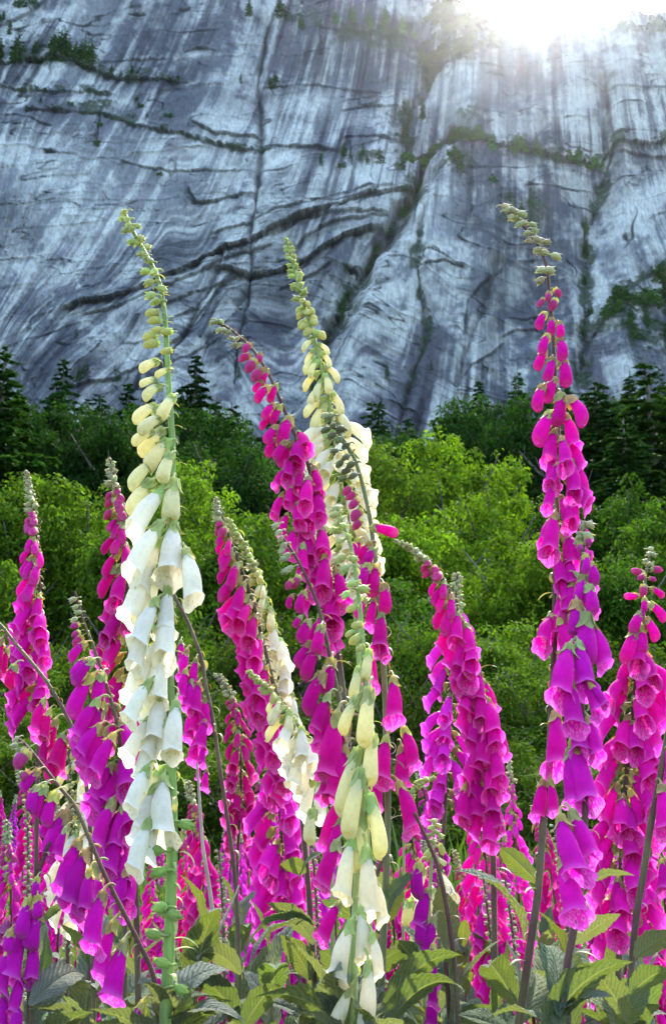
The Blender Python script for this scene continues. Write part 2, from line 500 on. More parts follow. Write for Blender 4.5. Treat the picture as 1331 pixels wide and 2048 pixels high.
def bark_material(name, a, b, scale=6):
    m = D.materials.new(name)
    nt, out = nodes(m)
    tc = N(nt, 'ShaderNodeTexCoord')
    mp = N(nt, 'ShaderNodeMapping'); mp.inputs['Scale'].default_value = (1, 1, .2)
    nz = N(nt, 'ShaderNodeTexNoise', i_Scale=scale, i_Detail=6.0)
    nt.links.new(tc.outputs['Object'], mp.inputs[0]); nt.links.new(mp.outputs[0], nz.inputs['Vector'])
    c = mixc(nt, nz.outputs['Fac'], a, b)
    bs = N(nt, 'ShaderNodeBsdfPrincipled', i_Roughness=.9)
    nt.links.new(c, bs.inputs['Base Color'])
    bp = N(nt, 'ShaderNodeBump', i_Strength=.6, i_Distance=.05)
    nt.links.new(nz.outputs['Fac'], bp.inputs['Height']); nt.links.new(bp.outputs[0], bs.inputs['Normal'])
    nt.links.new(bs.outputs[0], out.inputs[0])
    return m


M_BROAD = leaf_material('broadleaf_foliage', (.064, .130, .012), .40, spec=.05)
M_SHRUB = leaf_material('shrub_foliage', (.052, .112, .012), .38, spec=.05)
M_NEEDLE = leaf_material('needle_foliage', (.022, .066, .020), .2, var=.55, spec=.1)
M_CEDAR = leaf_material('cedar_foliage', (.026, .072, .020), .25, var=.55, spec=.1)
M_BARK = bark_material('tree_bark', (.05, .04, .03), (.13, .11, .09))


def unit(a):
    return a / np.maximum(np.linalg.norm(a, axis=-1, keepdims=True), 1e-9)


def leaf_quads(cen, nor, size, aspect, rng, axis=None):
    """pointed leaf-shaped quads, folded a little along the midrib: returns verts, faces"""
    n = len(cen)
    rnd = unit(rng.normal(size=(n, 3))) if axis is None else axis
    nor = unit(nor)
    u = unit(rnd - nor * (rnd * nor).sum(-1, keepdims=True))
    v = np.cross(nor, u)
    s = size[:, None]
    a = cen - u * s; c = cen + u * s
    f = nor * s * .18
    b = cen + v * s * aspect + f - u * s * .12; d = cen - v * s * aspect + f - u * s * .12
    verts = np.stack([a, b, c, d], 1).reshape(-1, 3)
    faces = np.arange(4 * n).reshape(n, 4)
    return verts, faces


def tube_np(pts, rad, ns=7):
    pts = np.asarray(pts, float); rad = np.asarray(rad, float)
    n = len(pts)
    tang = np.gradient(pts, axis=0)
    tang = unit(tang)
    ref = np.array([1.0, .2, .1])
    vs_, fs_ = [], []
    u = unit(np.cross(tang[0], ref))
    for i in range(n):
        u = unit(u - tang[i] * np.dot(u, tang[i]))
        w_ = np.cross(tang[i], u)
        for k in range(ns):
            a = 2 * math.pi * k / ns
            vs_.append(pts[i] + rad[i] * (math.cos(a) * u + math.sin(a) * w_))
    for i in range(n - 1):
        for k in range(ns):
            fs_.append((i * ns + k, i * ns + (k + 1) % ns, (i + 1) * ns + (k + 1) % ns, (i + 1) * ns + k))
    return np.array(vs_), np.array(fs_)


def cat_mesh(parts):
    vs_, fs_, mi, o = [], [], [], 0
    for v, f, k in parts:
        vs_.append(v); fs_.append(np.asarray(f) + o); mi.append(np.full(len(f), k)); o += len(v)
    return np.concatenate(vs_), np.concatenate(fs_), np.concatenate(mi)


def broadleaf_meshes(seed, H, W, nclump, nleaf, leaf, shape=1.0, low=.12, mat=None):
    """a multi-stemmed broadleaf tree: crown (leaves) mesh and trunk (trunk and limbs) mesh"""
    rng = np.random.default_rng(seed)
    limbs, tips = [], []
    nl = 7
    trunk = np.array([[0, 0, -.3], [.02 * W, 0, .15 * H], [-.01 * W, .02 * W, .34 * H], [.03 * W, 0, .55 * H], [.02 * W, .01 * W, .8 * H]])
    limbs.append(tube_np(trunk, np.array([.030, .024, .019, .012, .005]) * H, 8))
    for i in range(nl * 3):
        z0 = rng.uniform(.12, .7) * H
        a = i * 2.4 + rng.uniform(-.4, .4)
        L = W * .5 * rng.uniform(.55, 1.0) * (1.1 - .5 * z0 / H)
        p0 = np.array([0, 0, z0]); p3 = p0 + np.array([math.cos(a) * L, math.sin(a) * L, L * rng.uniform(.35, 1.0)])
        p3[2] = min(p3[2], H * .93)
        mid = (p0 + p3) / 2 + np.array([0, 0, -.08 * L]) + rng.normal(size=3) * .04 * L
        limbs.append(tube_np([p0, mid, p3], np.array([.011, .007, .002]) * H, 5))
        tips.append(p3)
    tv, tf, _ = cat_mesh([(v, f, 0) for v, f in limbs])
    cen, rad = [], []
    k = 0
    # the crown is a heap of leafy lobes of different size
    lobes = []
    for i in range(15):
        z = rng.uniform(.30, .80) if i else .80
        a = i * 2.4 + rng.uniform(-.5, .5)
        rr = W * (.37 * math.sin(math.pi * (z * .80 + .16)) ** .7) * rng.uniform(.5, 1.0) * (i > 0)
        lobes.append((rr * math.cos(a), rr * math.sin(a), (low + (1 - low) * z) * H, W * rng.uniform(.13, .225) * (1.15 - .35 * z)))
    for i in range(7):
        a = i * .9 + rng.uniform(-.3, .3)
        lobes.append((W * .33 * math.cos(a), W * .33 * math.sin(a), H * rng.uniform(low + .03, low + .22), W * rng.uniform(.15, .21)))
    for i in range(nclump):
        lx, ly, lz, lr = lobes[int(rng.integers(len(lobes)))]
        d_ = unit(rng.normal(size=3) + np.array([0, 0, .25]))
        q = np.array([lx, ly, lz]) + d_ * lr * rng.uniform(.55, 1.12) * np.array([1, 1, .85 * H / W if H < W * 1.2 else 1.1])
        q[2] = max(q[2], .02 * H)
        cen.append(q); rad.append(rng.uniform(.04, .095) * W)
    while len(cen) < 0:
        k += 1
        d = unit(rng.normal(size=3))
        r = rng.uniform(.25, 1.0) ** .45
        p = d * r
        z = .5 + .5 * p[2]
        prof = (math.sin(math.pi * min(1, (z * .93 + .07)) ** shape) * .55 + .45) * (1.0 - .45 * max(0, z - .55) / .45)
        lump = .72 + .62 * vnoise(np.array([d[0] * 2.1 + seed]), np.array([d[1] * 2.1 + d[2] * 3.0]), seed % 90)[0]
        q = np.array([p[0] * W * .5 * prof * lump, p[1] * W * .5 * prof * lump, (low + (1 - low) * z) * H * (.86 + .2 * (lump - .72))])
        cen.append(q); rad.append(rng.uniform(.05, .12) * W * (1.1 - .3 * z))
    cen = np.array(cen); rad = np.array(rad)
    cl = np.repeat(np.arange(nclump), nleaf)
    dirs = unit(rng.normal(size=(len(cl), 3)) + np.array([0, 0, .35]))
    rr = rad[cl][:, None] * rng.uniform(.3, 1.0, (len(cl), 1)) ** .5
    pos = cen[cl] + dirs * rr * np.array([1.15, 1.15, .75])
    nor = dirs * .8 + np.array([0, 0, .7]) + rng.normal(size=(len(cl), 3)) * .55
    sz = leaf * rng.uniform(.55, 1.15, len(cl))
    v, f = leaf_quads(pos, nor, sz, .42, rng)
    tint = np.repeat(np.clip(.5 + .20 * rng.normal(size=len(cl)) + .22 * rng.normal(size=nclump)[cl], 0, 1), 4)
    crown = mesh_np('crown', v, f, [mat or M_BROAD])
    pattr(crown, 'tint', tint)
    tr = mesh_np('trunk', tv, tf, [M_BARK], smooth=True)
    return crown, tr


def conifer_parts(seed, H, W, nb, dens, needle, droop=.25, ragged=.35, top=.9, bare=.0):
    rng = np.random.default_rng(seed)
    tz = np.linspace(-.02, 1, 9)
    tv, tf = tube_np(np.stack([.004 * H * np.sin(tz * 7), .004 * H * np.cos(tz * 5), tz * H], -1), .016 * H * (1.02 - tz) + .0008 * H, 7)
    pos, ax, bl = [], [], []
    limbs = [(tv, tf)]
    for i in range(nb):
        z = .04 + .94 * (i + rng.uniform(0, 1)) / nb
        if rng.random() < .06: continue
        L = W * .5 * (.75 + .5 * vnoise(np.array([z * 6.0 + seed]), np.array([i % 3 * 1.7]), 7)[0]) * (1 - z) ** top * rng.uniform(1 - ragged, 1.0) + .006 * H
        a = i * 2.39996 + rng.uniform(-.3, .3)
        dv = np.array([math.cos(a), math.sin(a), 0])
        up = .25 * (z - .3)
        nn = max(4, int(dens * L / (W * .5)))
        t = rng.uniform(.12, 1.0, nn) ** .8
        side = np.array([-dv[1], dv[0], 0])
        sp = rng.normal(size=nn) * .16 * L * (1.15 - t)
        zz = up * L * t - droop * L * t ** 1.6
        p = np.array([0, 0, z * H]) + dv * (t * L)[:, None] + side * sp[:, None] + np.array([0, 0, 1]) * (zz + rng.normal(size=nn) * .02 * L - .05 * L * np.abs(sp) / (.16 * L))[:, None]
        pos.append(p)
        ax.append(unit(dv * .8 + side * np.sign(sp)[:, None] * .7 + np.array([0, 0, -.25]) + rng.normal(size=(nn, 3)) * .25))
        bl.append(np.full(nn, rng.normal() * .18))
        if i % 2 == 0 and L > .05 * W:
            e = np.array([0, 0, z * H]) + dv * L * .85 + np.array([0, 0, up * L * .85 - droop * L * .77])
            limbs.append(tube_np([[0, 0, z * H], (np.array([0, 0, z * H]) + e) / 2 + np.array([0, 0, .03 * L]), e], [.0035 * H * (1.1 - z), .002 * H * (1.1 - z), .0005 * H], 4))
    pos = np.concatenate(pos); ax = np.concatenate(ax); bl = np.concatenate(bl)
    n = len(pos)
    nor = np.array([0, 0, 1.0]) + rng.normal(size=(n, 3)) * .5
    v, f = leaf_quads(pos, nor, needle * rng.uniform(.6, 1.2, n) * np.clip(1.5 - 1.1 * pos[:, 2] / H, .35, 1), .34, rng, ax)
    tint = np.repeat(np.clip(.45 + bl + .2 * rng.normal(size=n), 0, 1), 4)
    tv, tf, _ = cat_mesh([(a, b, 0) for a, b in limbs])
    return v, f, tint, tv, tf


def conifer_meshes(*a, mat=None, **k):
    v, f, tint, tv, tf = conifer_parts(*a, **k)
    crown = mesh_np('crown', v, f, [mat or M_NEEDLE]); pattr(crown, 'tint', tint)
    return crown, mesh_np('trunk', tv, tf, [M_BARK], smooth=True)


def conifer_single(*a, mat=None, **k):
    v, f, tint, tv, tf = conifer_parts(*a, **k)
    V_, F_, mi = cat_mesh([(v, f, 0), (tv, tf, 1)])
    me_ = mesh_np('small_conifer', V_, F_, [mat or M_NEEDLE, M_BARK], mat_idx=mi)
    pattr(me_, 'tint', np.concatenate([tint, np.full(len(tv), .5)]))
    return me_


BROAD = [broadleaf_meshes(100 + i, 10, 9.0, 420, 72, .15, shape=.9) for i in range(4)]
SHRUB = [broadleaf_meshes(200 + i, 3.2, 3.8, 330, 84, .050, shape=.8, low=.03, mat=M_SHRUB) for i in range(3)]
CONI = [conifer_meshes(300, 32, 15, 260, 260, .62, .30, .5, .9), conifer_meshes(301, 32, 17, 230, 270, .62, .2, .55, .85),
        conifer_meshes(302, 30, 19, 150, 330, .55, .36, .6, .8, mat=M_CEDAR)]
MINI = [conifer_single(400, 12, 5.2, 80, 45, .34, .25, .4, .8), conifer_single(401, 12, 6.5, 66, 46, .38, .3, .5, .6)]
MINI_B = []
for i in range(2):
    c_, t_ = broadleaf_meshes(500 + i, 6, 7.5, 90, 46, .26, shape=.8, low=.04, mat=M_CEDAR)
    MINI_B.append(c_)


def place_tree(name, cat, meshes, px, ytop, Y, wpx=None, base=None, rot=None, colr=(1, 1, 1), label=None, group=None, sink=0.0):
    top = P(px, ytop, Y)
    gz = ground_z(top.x, Y) if base is None else base
    crown, trunk = meshes
    H0 = max(v.co.z for v in crown.vertices) if 'H' not in crown else crown['H']
    crown['H'] = H0
    if 'W' not in crown:
        xs_ = np.empty(len(crown.vertices) * 3, np.float32); crown.vertices.foreach_get('co', xs_)
        crown['W'] = float(np.ptp(np.percentile(xs_.reshape(-1, 3)[:, 0], [1, 99])))
    H = top.z - gz + sink
    sz = H / H0
    sx = sz if wpx is None else wpx * mpp(px, ytop, Y) / crown['W']
    r = D.objects.new(name, None); COL.objects.link(r)
    r.empty_display_size = .5
    r.location = (top.x, Y, gz - sink)
    r.rotation_euler = (0, 0, random.uniform(0, 6.28) if rot is None else rot)
    r.scale = (sx, sx, sz)
    c_ = link('crown', crown, r); t_ = link('trunk', trunk, r)
    k = random.uniform(.88, 1.12)
    c_.color = (colr[0] * k, colr[1] * k, colr[2] * k, 1)
    tag(r, label, cat, group)
    return r


# --- tall dark conifers behind the bright trees: (x, top y, distance, width px or None, mesh, label)
conifers = [
    (12, 698, 56, 270, 1, 'big shaggy dark conifer at the cliff foot, cut by the picture edge beside pale slabs'),
    (-70, 760, 70, 240, 1, 'dark conifer mostly outside the view, only its branch ends showing beside the shaggy conifer'),
    (130, 742, 130, 130, 0, 'slim distant conifer standing between the big shaggy conifer and the tall white spike'),
    (200, 812, 120, 150, 1, 'low broad conifer under the pale slabs next to the tall white spike'),
    (300, 822, 112, 160, 0, 'dark conifer directly behind the bud-covered part of the tall white spike'),
    (393, 735, 95, 140, 0, 'pointed dark conifer rising above its neighbours between the white spike and the arching spike'),
    (465, 838, 100, 180, 1, 'broad dark conifer behind the drooping tip of the arching pink spike'),
    (545, 852, 112, 160, 0, 'dark conifer half hidden behind the arching pink spike and the dense white spike'),
    (645, 830, 130, 150, 1, 'dark conifer hidden behind the dense white spike, only its sides showing'),
    (745, 805, 150, 190, 2, 'blue-green conifer at the mouth of the wooded gully'),
    (815, 838, 110, 150, 0, 'small dark conifer at the foot of the smooth rock pillar'),
    (905, 830, 125, 120, 1, 'short conifer beside the foot of the rock pillar, next to the taller pair'),
    (955, 762, 118, 130, 0, 'tall slender conifer of the pair before the blue rock, the one closer to the pillar'),
    (1035, 748, 112, 150, 1, 'tall full conifer of the pair before blue rock, closer to the tallest pink spike'),
    (1110, 830, 100, 150, 0, 'dark conifer directly behind the tall bare-tipped pink spike'),
    (1190, 765, 62, 270, 1, 'large dark conifer with flat layered branches beside the tall bare-tipped pink spike'),
    (1290, 728, 56, 330, 2, 'very large dark conifer with drooping layered branches, at the picture edge'),
    (1400, 760, 72, 240, 1, 'dark conifer at the picture edge, mostly cut off behind the layered ones'),
    (1245, 850, 46, 300, 1, 'nearer dark conifer low in front of the large layered conifers'),
]
for x, yt, Yd, wp, k, lab in conifers:
    far = Yd > 105
    if 100 < x < 720: yt -= 24; wp *= 1.2
    place_tree('conifer', 'conifer', CONI[k], x, yt, Yd, wp * 1.55, colr=(1.25, 1.3, 1.25) if far else ((1.35, 1.3, .9) if x < 60 else (1.05, 1.05, 1.0)), label=lab, group='tall conifers at the foot of the cliff')

random.seed(12)
LINE_X = [-80, 0, 50, 100, 200, 260, 300, 395, 440, 500, 560, 640, 700, 760, 820, 850, 885, 950, 1000, 1035, 1080, 1150, 1250, 1330, 1420]
LINE_Y = [740, 720, 800, 830, 806, 800, 815, 790, 828, 842, 842, 862, 850, 806, 850, 900, 866, 790, 800, 775, 806, 790, 780, 760, 760]
for i in range(54):
    x = -70 + 1470 * (i + .5) / 54 + random.uniform(-14, 14)
    yl = float(np.interp(x, LINE_X, LINE_Y)) - 34 * (x < 470) - 26 * (x > 930)
    zone = 'behind the two tall white spikes' if x < 480 else ('at the mouth of the gully' if x < 860 else 'behind the tall bare-tipped spike')
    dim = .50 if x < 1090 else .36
    if i % 2 == 0:
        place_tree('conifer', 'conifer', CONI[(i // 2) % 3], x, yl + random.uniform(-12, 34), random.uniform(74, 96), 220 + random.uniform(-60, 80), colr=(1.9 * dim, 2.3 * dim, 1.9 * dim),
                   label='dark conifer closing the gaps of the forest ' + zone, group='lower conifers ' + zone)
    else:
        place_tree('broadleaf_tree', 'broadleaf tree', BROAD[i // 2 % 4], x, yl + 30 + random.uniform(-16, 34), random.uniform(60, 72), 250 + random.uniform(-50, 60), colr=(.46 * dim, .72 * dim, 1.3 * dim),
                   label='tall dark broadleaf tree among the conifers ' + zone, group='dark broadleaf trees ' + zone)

# --- bright broadleaf trees in front of them
broad = [
    (60, 965, 34, 250, (1.1, 1.12, 1.0), 'rounded bright green broadleaf tree behind the slim pink spike at the picture edge'),
    (190, 985, 36, 230, (1.15, 1.15, 1.0), 'bright broadleaf tree between the slim edge spike and the tall white spike'),
    (395, 940, 38, 210, (1.2, 1.2, 1.0), 'bright leafy tree just past the open bells of the tall white spike'),
    (310, 1020, 30, 240, (.95, 1.0, 1.0), 'mid green broadleaf tree behind the open bells of the tall white spike'),
    (490, 1040, 30, 230, (.9, .95, .9), 'mid green broadleaf tree behind the thin paired spikes'),
    (610, 1020, 36, 230, (.75, .85, .9), 'dull green broadleaf tree hidden behind the arching pink spike'),
    (748, 905, 40, 250, (1.0, .95, 1.0), 'olive green rounded broadleaf tree between the white spike and the alder'),
    (690, 1000, 34, 200, (.8, .85, .9), 'dull olive tree behind the green-tipped cream spike'),
    (905, 885, 42, 230, (1.35, 1.3, .9), 'tallest yellow-green broadleaf tree, in the gap above the short arching pink spike'),
    (985, 965, 36, 230, (1.3, 1.25, .9), 'yellow-green broadleaf tree beside the tallest yellow-green one, towards the tall pink spike'),
    (870, 1040, 32, 230, (1.2, 1.2, .9), 'yellow-green leafy tree directly behind the short arching pink spike'),
    (1040, 1080, 28, 240, (1.25, 1.2, .9), 'lower yellow-green tree just beside the tall bare-tipped pink spike'),
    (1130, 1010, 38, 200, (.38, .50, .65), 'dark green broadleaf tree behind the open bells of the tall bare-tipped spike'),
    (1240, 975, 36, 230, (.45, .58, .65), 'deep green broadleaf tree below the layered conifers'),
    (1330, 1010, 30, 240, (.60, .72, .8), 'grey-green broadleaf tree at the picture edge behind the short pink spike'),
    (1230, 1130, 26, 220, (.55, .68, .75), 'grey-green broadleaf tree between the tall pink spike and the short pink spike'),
    (800, 1180, 26, 230, (.55, .68, .9), 'dark green tree behind the seed-tipped pink spike'),
    (-60, 1010, 30, 220, (1.0, 1.05, .9), 'bright green tree cut off by the picture edge'),
    (1430, 990, 32, 240, (.9, 1, 1), 'green tree cut off by the picture edge behind the dark stem'),
]
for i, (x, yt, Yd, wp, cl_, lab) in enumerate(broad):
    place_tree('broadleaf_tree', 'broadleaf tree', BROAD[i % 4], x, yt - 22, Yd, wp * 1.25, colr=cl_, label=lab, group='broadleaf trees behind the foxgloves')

# --- shrubs at the edge of the meadow
for i in range(34):
    x = -120 + 1570 * (i + .5) / 34 + random.uniform(-25, 25)
    row = i % 3
    Yd = (19, 14.5, 11.5)[row] + random.uniform(-1, 1)
    yt = (1240, 1370, 1480)[row] + random.uniform(-55, 45)
    g_ = random.uniform(.72, 1.15) * (.62 if 430 < x < 880 or x > 1110 else 1)
    zone = 'below the tall white spike' if x < 440 else ('between the crowded middle spikes' if x < 860 else ('below the short arching spike' if x < 1080 else 'behind the big purple-pink bells'))
    place_tree('shrub', 'shrub', SHRUB[i % 3], x, yt, Yd, 300 + random.uniform(-30, 60), colr=(g_ * 1.05, g_, g_ * .9),
               label=('far', 'middle', 'near')[row] + ' row of green meadow-edge shrubs, one of those ' + zone, group='shrubs in the %s row %s' % (('far', 'middle', 'near')[row], zone))

# --- small trees on the ledges of the cliff: zone, x range, height px range, count, kind
ZONES = [
    ('on the long upper ledge above the stepped slabs', [(5, 135), (40, 132), (75, 124), (110, 120), (135, 122), (160, 128), (175, 140)], 58, 20, 'm'),
    ('on the short ledge beside the bright rock notch', [(225, 160), (245, 158), (262, 156), (278, 158), (318, 165), (352, 170)], 26, 7, 'm'),
    ('beside the long black dike near the skyline', [(478, 165), (542, 170), (548, 168)], 28, 3, 'm'),
    ('scattered over the stepped slabs', [(88, 222), (140, 222), (198, 300), (205, 255), (285, 225), (275, 205), (310, 260), (340, 245), (395, 285), (320, 352)], 20, 11, 'b'),
    ('along the top of the dark streaked wall', [(500, 15), (560, 20), (600, 35), (670, 35), (700, 40), (740, 55), (765, 50), (800, 62), (830, 50)], 38, 16, 'm'),
    ('in the high wooded bowl near the sun', [(850, 110), (880, 60), (880, 130), (910, 90), (920, 140), (940, 110), (960, 80), (980, 120), (870, 160), (900, 40)], 48, 26, 'b'),
    ('down the dark corner beside the bowl', [(815, 215), (808, 260), (845, 235), (812, 290), (820, 240)], 40, 8, 'm'),
    ('on the broad wooded ledge across the wall', [(820, 340), (850, 345), (870, 330), (905, 330), (915, 300), (940, 335), (980, 345), (1020, 352), (1060, 350), (1100, 352), (1140, 356), (1180, 352)], 40, 30, 'b'),
    ('in a row under the pale corner slab', [(690, 325), (702, 330), (718, 345), (728, 335), (735, 348), (755, 352)], 36, 7, 'm'),
    ('down the steep wooded gully', [(800, 370), (830, 400), (840, 380), (800, 430), (780, 470), (745, 510), (735, 545), (720, 560), (690, 600), (685, 640), (660, 660), (650, 700)], 42, 24, 'm'),
    ('dotted over the smooth rock pillar', [(905, 400), (900, 380), (975, 410), (1030, 470), (1045, 455), (680, 355), (640, 350), (1010, 450)], 36, 10, 'b'),
    ('down the upright crack of the blue wall', [(1170, 470), (1175, 520), (1168, 580), (1172, 640), (1165, 690), (1160, 740)], 40, 13, 'm'),
    ('on the rocky shoulder above the layered conifers', [(1215, 660), (1230, 640), (1250, 650), (1275, 690), (1290, 640), (1320, 620), (1255, 715), (1325, 700), (1240, 690), (1305, 590)], 46, 20, 'b'),
    ('on the right skyline beside the sun', [(1210, 66), (1225, 62), (1240, 58), (1255, 60), (1272, 56), (1285, 58), (1300, 54), (1315, 55), (1328, 52), (1345, 50)], 26, 20, 's'),
    ('on the low ledges above the forest', [(170, 780), (235, 770), (330, 745), (160, 690), (480, 770), (430, 700), (770, 790), (620, 790), (860, 780), (560, 800)], 44, 13, 'm'),
    ('in the corner at the top of the tallest slab', [(10, 50), (40, 25), (60, 15), (25, 70)], 30, 6, 'b'),
]
for zone, pts, hp, cnt, kd in ZONES:
    for i in range(cnt):
        x, y = pts[i % len(pts)]
        if kd == 's':
            x += random.uniform(-8, 8); y = float(rim(x)) + 3
        else:
            x += random.uniform(-1, 1) * (9 if i >= len(pts) else 4); y += random.uniform(-6, 7)
        p = cliff_point(x, y)
        hm = hp * random.uniform(.7, 1.45) * np.linalg.norm(p) / FPX * .95
        use_b = kd == 'b' and random.random() < .6
        me_ = random.choice(MINI_B if use_b else MINI)
        o = link('cliff_shrub' if use_b else 'cliff_tree', me_)
        s_ = hm / (6.5 if use_b else 12) * (.75 if use_b else 1)
        wd = s_ * random.uniform(.8, 1.25) * (1.0 if kd != 's' else .6)
        o.scale = (wd, wd, s_)
        o.location = (p.x, p.y + .5, p.z - .06 * hm)
        o.rotation_euler = (0, 0, random.uniform(0, 6.28))
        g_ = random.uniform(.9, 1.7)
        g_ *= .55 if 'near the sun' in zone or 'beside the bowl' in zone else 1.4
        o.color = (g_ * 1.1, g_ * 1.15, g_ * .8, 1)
        kind_ = 'shrubby tree' if use_b else 'small conifer'
        tag(o, kind_ + ' ' + zone, 'shrub' if use_b else 'conifer', kind_ + 's ' + zone)

# ------------------------------------------------------------------ foxglove materials


def petal_material(name, pink):
    m = D.materials.new(name)
    nt, out = nodes(m)
    oi = N(nt, 'ShaderNodeObjectInfo')
    tt = N(nt, 'ShaderNodeAttribute', attribute_name='tt')
    low = N(nt, 'ShaderNodeAttribute', attribute_name='low')
    ang = N(nt, 'ShaderNodeAttribute', attribute_name='ang')
    ge = N(nt, 'ShaderNodeNewGeometry')
    tc = N(nt, 'ShaderNodeTexCoord')
    nz = N(nt, 'ShaderNodeTexNoise', i_Scale=7.0, i_Detail=4.0)
    nt.links.new(tc.outputs['Object'], nz.inputs['Vector'])
    base = oi.outputs['Color']
    f = mathn(nt, 'MULTIPLY_ADD', nz.outputs['Fac'], .5); nt.nodes[-1].inputs[2].default_value = .75
    base = mixc(nt, 1.0, base, f, 'MULTIPLY')
    # narrow veins running down the tube
    cx = N(nt, 'ShaderNodeCombineXYZ')
    nt.links.new(mathn(nt, 'MULTIPLY', ang.outputs['Fac'], 9.0), cx.inputs[0]); nt.links.new(mathn(nt, 'MULTIPLY', tt.outputs['Fac'], 1.3), cx.inputs[1])
    vn = N(nt, 'ShaderNodeTexNoise', i_Scale=2.6, i_Detail=2.0)
    nt.links.new(cx.outputs[0], vn.inputs['Vector'])
    # spots on the floor of the bell
    cs = N(nt, 'ShaderNodeCombineXYZ')
    nt.links.new(mathn(nt, 'MULTIPLY', ang.outputs['Fac'], 3.6), cs.inputs[0]); nt.links.new(mathn(nt, 'MULTIPLY', tt.outputs['Fac'], 11.0), cs.inputs[1])
    nt.links.new(mathn(nt, 'MULTIPLY', oi.outputs['Random'], 30.0), cs.inputs[2])
    vo = N(nt, 'ShaderNodeTexVoronoi', i_Scale=1.0)
    nt.links.new(cs.outputs[0], vo.inputs['Vector'])
    spot = mathn(nt, 'LESS_THAN', vo.outputs['Distance'], .26)
    halo = mathn(nt, 'LESS_THAN', vo.outputs['Distance'], .50)
    inside = ge.outputs['Backfacing']
    reg = mathn(nt, 'MULTIPLY', mathn(nt, 'GREATER_THAN', low.outputs['Fac'], .45), mathn(nt, 'GREATER_THAN', tt.outputs['Fac'], .45))
    reg = mathn(nt, 'MULTIPLY', reg, inside)
    lip = mathn(nt, 'MULTIPLY', mathn(nt, 'POWER', tt.outputs['Fac'], 14.0), 1.0)
    if pink:
        deep = mixc(nt, 1.0, base, (.88, .40, .70), 'MULTIPLY')
        c = mixc(nt, inside, base, deep)
        pale = mixc(nt, .32, base, (.95, .52, .85))
        c = mixc(nt, mathn(nt, 'MULTIPLY', lip, .5), c, pale)
        vv = mathn(nt, 'MULTIPLY_ADD', vn.outputs['Fac'], .62); nt.nodes[-1].inputs[2].default_value = .69
        c = mixc(nt, 1.0, c, vv, 'MULTIPLY')
        c = mixc(nt, mathn(nt, 'MULTIPLY', mathn(nt, 'MULTIPLY', reg, halo), .18), c, (.85, .45, .70))
        c = mixc(nt, mathn(nt, 'MULTIPLY', mathn(nt, 'MULTIPLY', reg, spot), .62), c, (.16, .003, .05))
    else:
        c = mixc(nt, inside, base, mixc(nt, 1.0, base, (.97, .93, .80), 'MULTIPLY'))
        vv = mathn(nt, 'MULTIPLY_ADD', vn.outputs['Fac'], .16); nt.nodes[-1].inputs[2].default_value = .92
        c = mixc(nt, 1.0, c, vv, 'MULTIPLY')
        # faint tan freckles, also showing through the outer side
        tan = mathn(nt, 'MULTIPLY', mathn(nt, 'SUBTRACT', nz.outputs['Fac'], .58, True), 2.2)
        c = mixc(nt, tan, c, (.55, .46, .26))
        c = mixc(nt, mathn(nt, 'MULTIPLY', mathn(nt, 'MULTIPLY', reg, spot), .55), c, (.50, .40, .16))
    bs = N(nt, 'ShaderNodeBsdfPrincipled', i_Roughness=.6)
    bs.inputs['Specular IOR Level'].default_value = .09
    bs.inputs['Sheen Weight'].default_value = .06
    bs.inputs['Sheen Roughness'].default_value = .4
    tr = N(nt, 'ShaderNodeBsdfTranslucent')
    ct = mixc(nt, 1.0, c, (.92, .95, 1.2) if pink else (1.0, .98, .85), 'MULTIPLY')
    nt.links.new(c, bs.inputs['Base Color']); nt.links.new(ct, tr.inputs['Color'])
    bp = N(nt, 'ShaderNodeBump', i_Strength=.4, i_Distance=.03)
    nt.links.new(vn.outputs['Fac'], bp.inputs['Height']); nt.links.new(bp.outputs[0], bs.inputs['Normal'])
    mx = N(nt, 'ShaderNodeMixShader'); mx.inputs[0].default_value = .46
    nt.links.new(bs.outputs[0], mx.inputs[1]); nt.links.new(tr.outputs[0], mx.inputs[2])
    nt.links.new(mx.outputs[0], out.inputs[0])
    return m


def green_material(name, trans=.25, fuzz=.4):
    m = D.materials.new(name)
    nt, out = nodes(m)
    oi = N(nt, 'ShaderNodeObjectInfo'); tc = N(nt, 'ShaderNodeTexCoord')
    nz = N(nt, 'ShaderNodeTexNoise', i_Scale=5.0, i_Detail=5.0)
    nt.links.new(tc.outputs['Object'], nz.inputs['Vector'])
    f = mathn(nt, 'MULTIPLY_ADD', nz.outputs['Fac'], .9); nt.nodes[-1].inputs[2].default_value = .55
    c = mixc(nt, 1.0, oi.outputs['Color'], f, 'MULTIPLY')
    bs = N(nt, 'ShaderNodeBsdfPrincipled', i_Roughness=.6)
    bs.inputs['Sheen Weight'].default_value = fuzz; bs.inputs['Sheen Roughness'].default_value = .35
    bs.inputs['Specular IOR Level'].default_value = .25
    nt.links.new(c, bs.inputs['Base Color'])
    if trans:
        tr = N(nt, 'ShaderNodeBsdfTranslucent')
        nt.links.new(mixc(nt, 1.0, c, (1.3, 1.15, .5), 'MULTIPLY'), tr.inputs['Color'])
        mx = N(nt, 'ShaderNodeMixShader'); mx.inputs[0].default_value = trans
        nt.links.new(bs.outputs[0], mx.inputs[1]); nt.links.new(tr.outputs[0], mx.inputs[2])
        nt.links.new(mx.outputs[0], out.inputs[0])
    else:
        nt.links.new(bs.outputs[0], out.inputs[0])
    return m


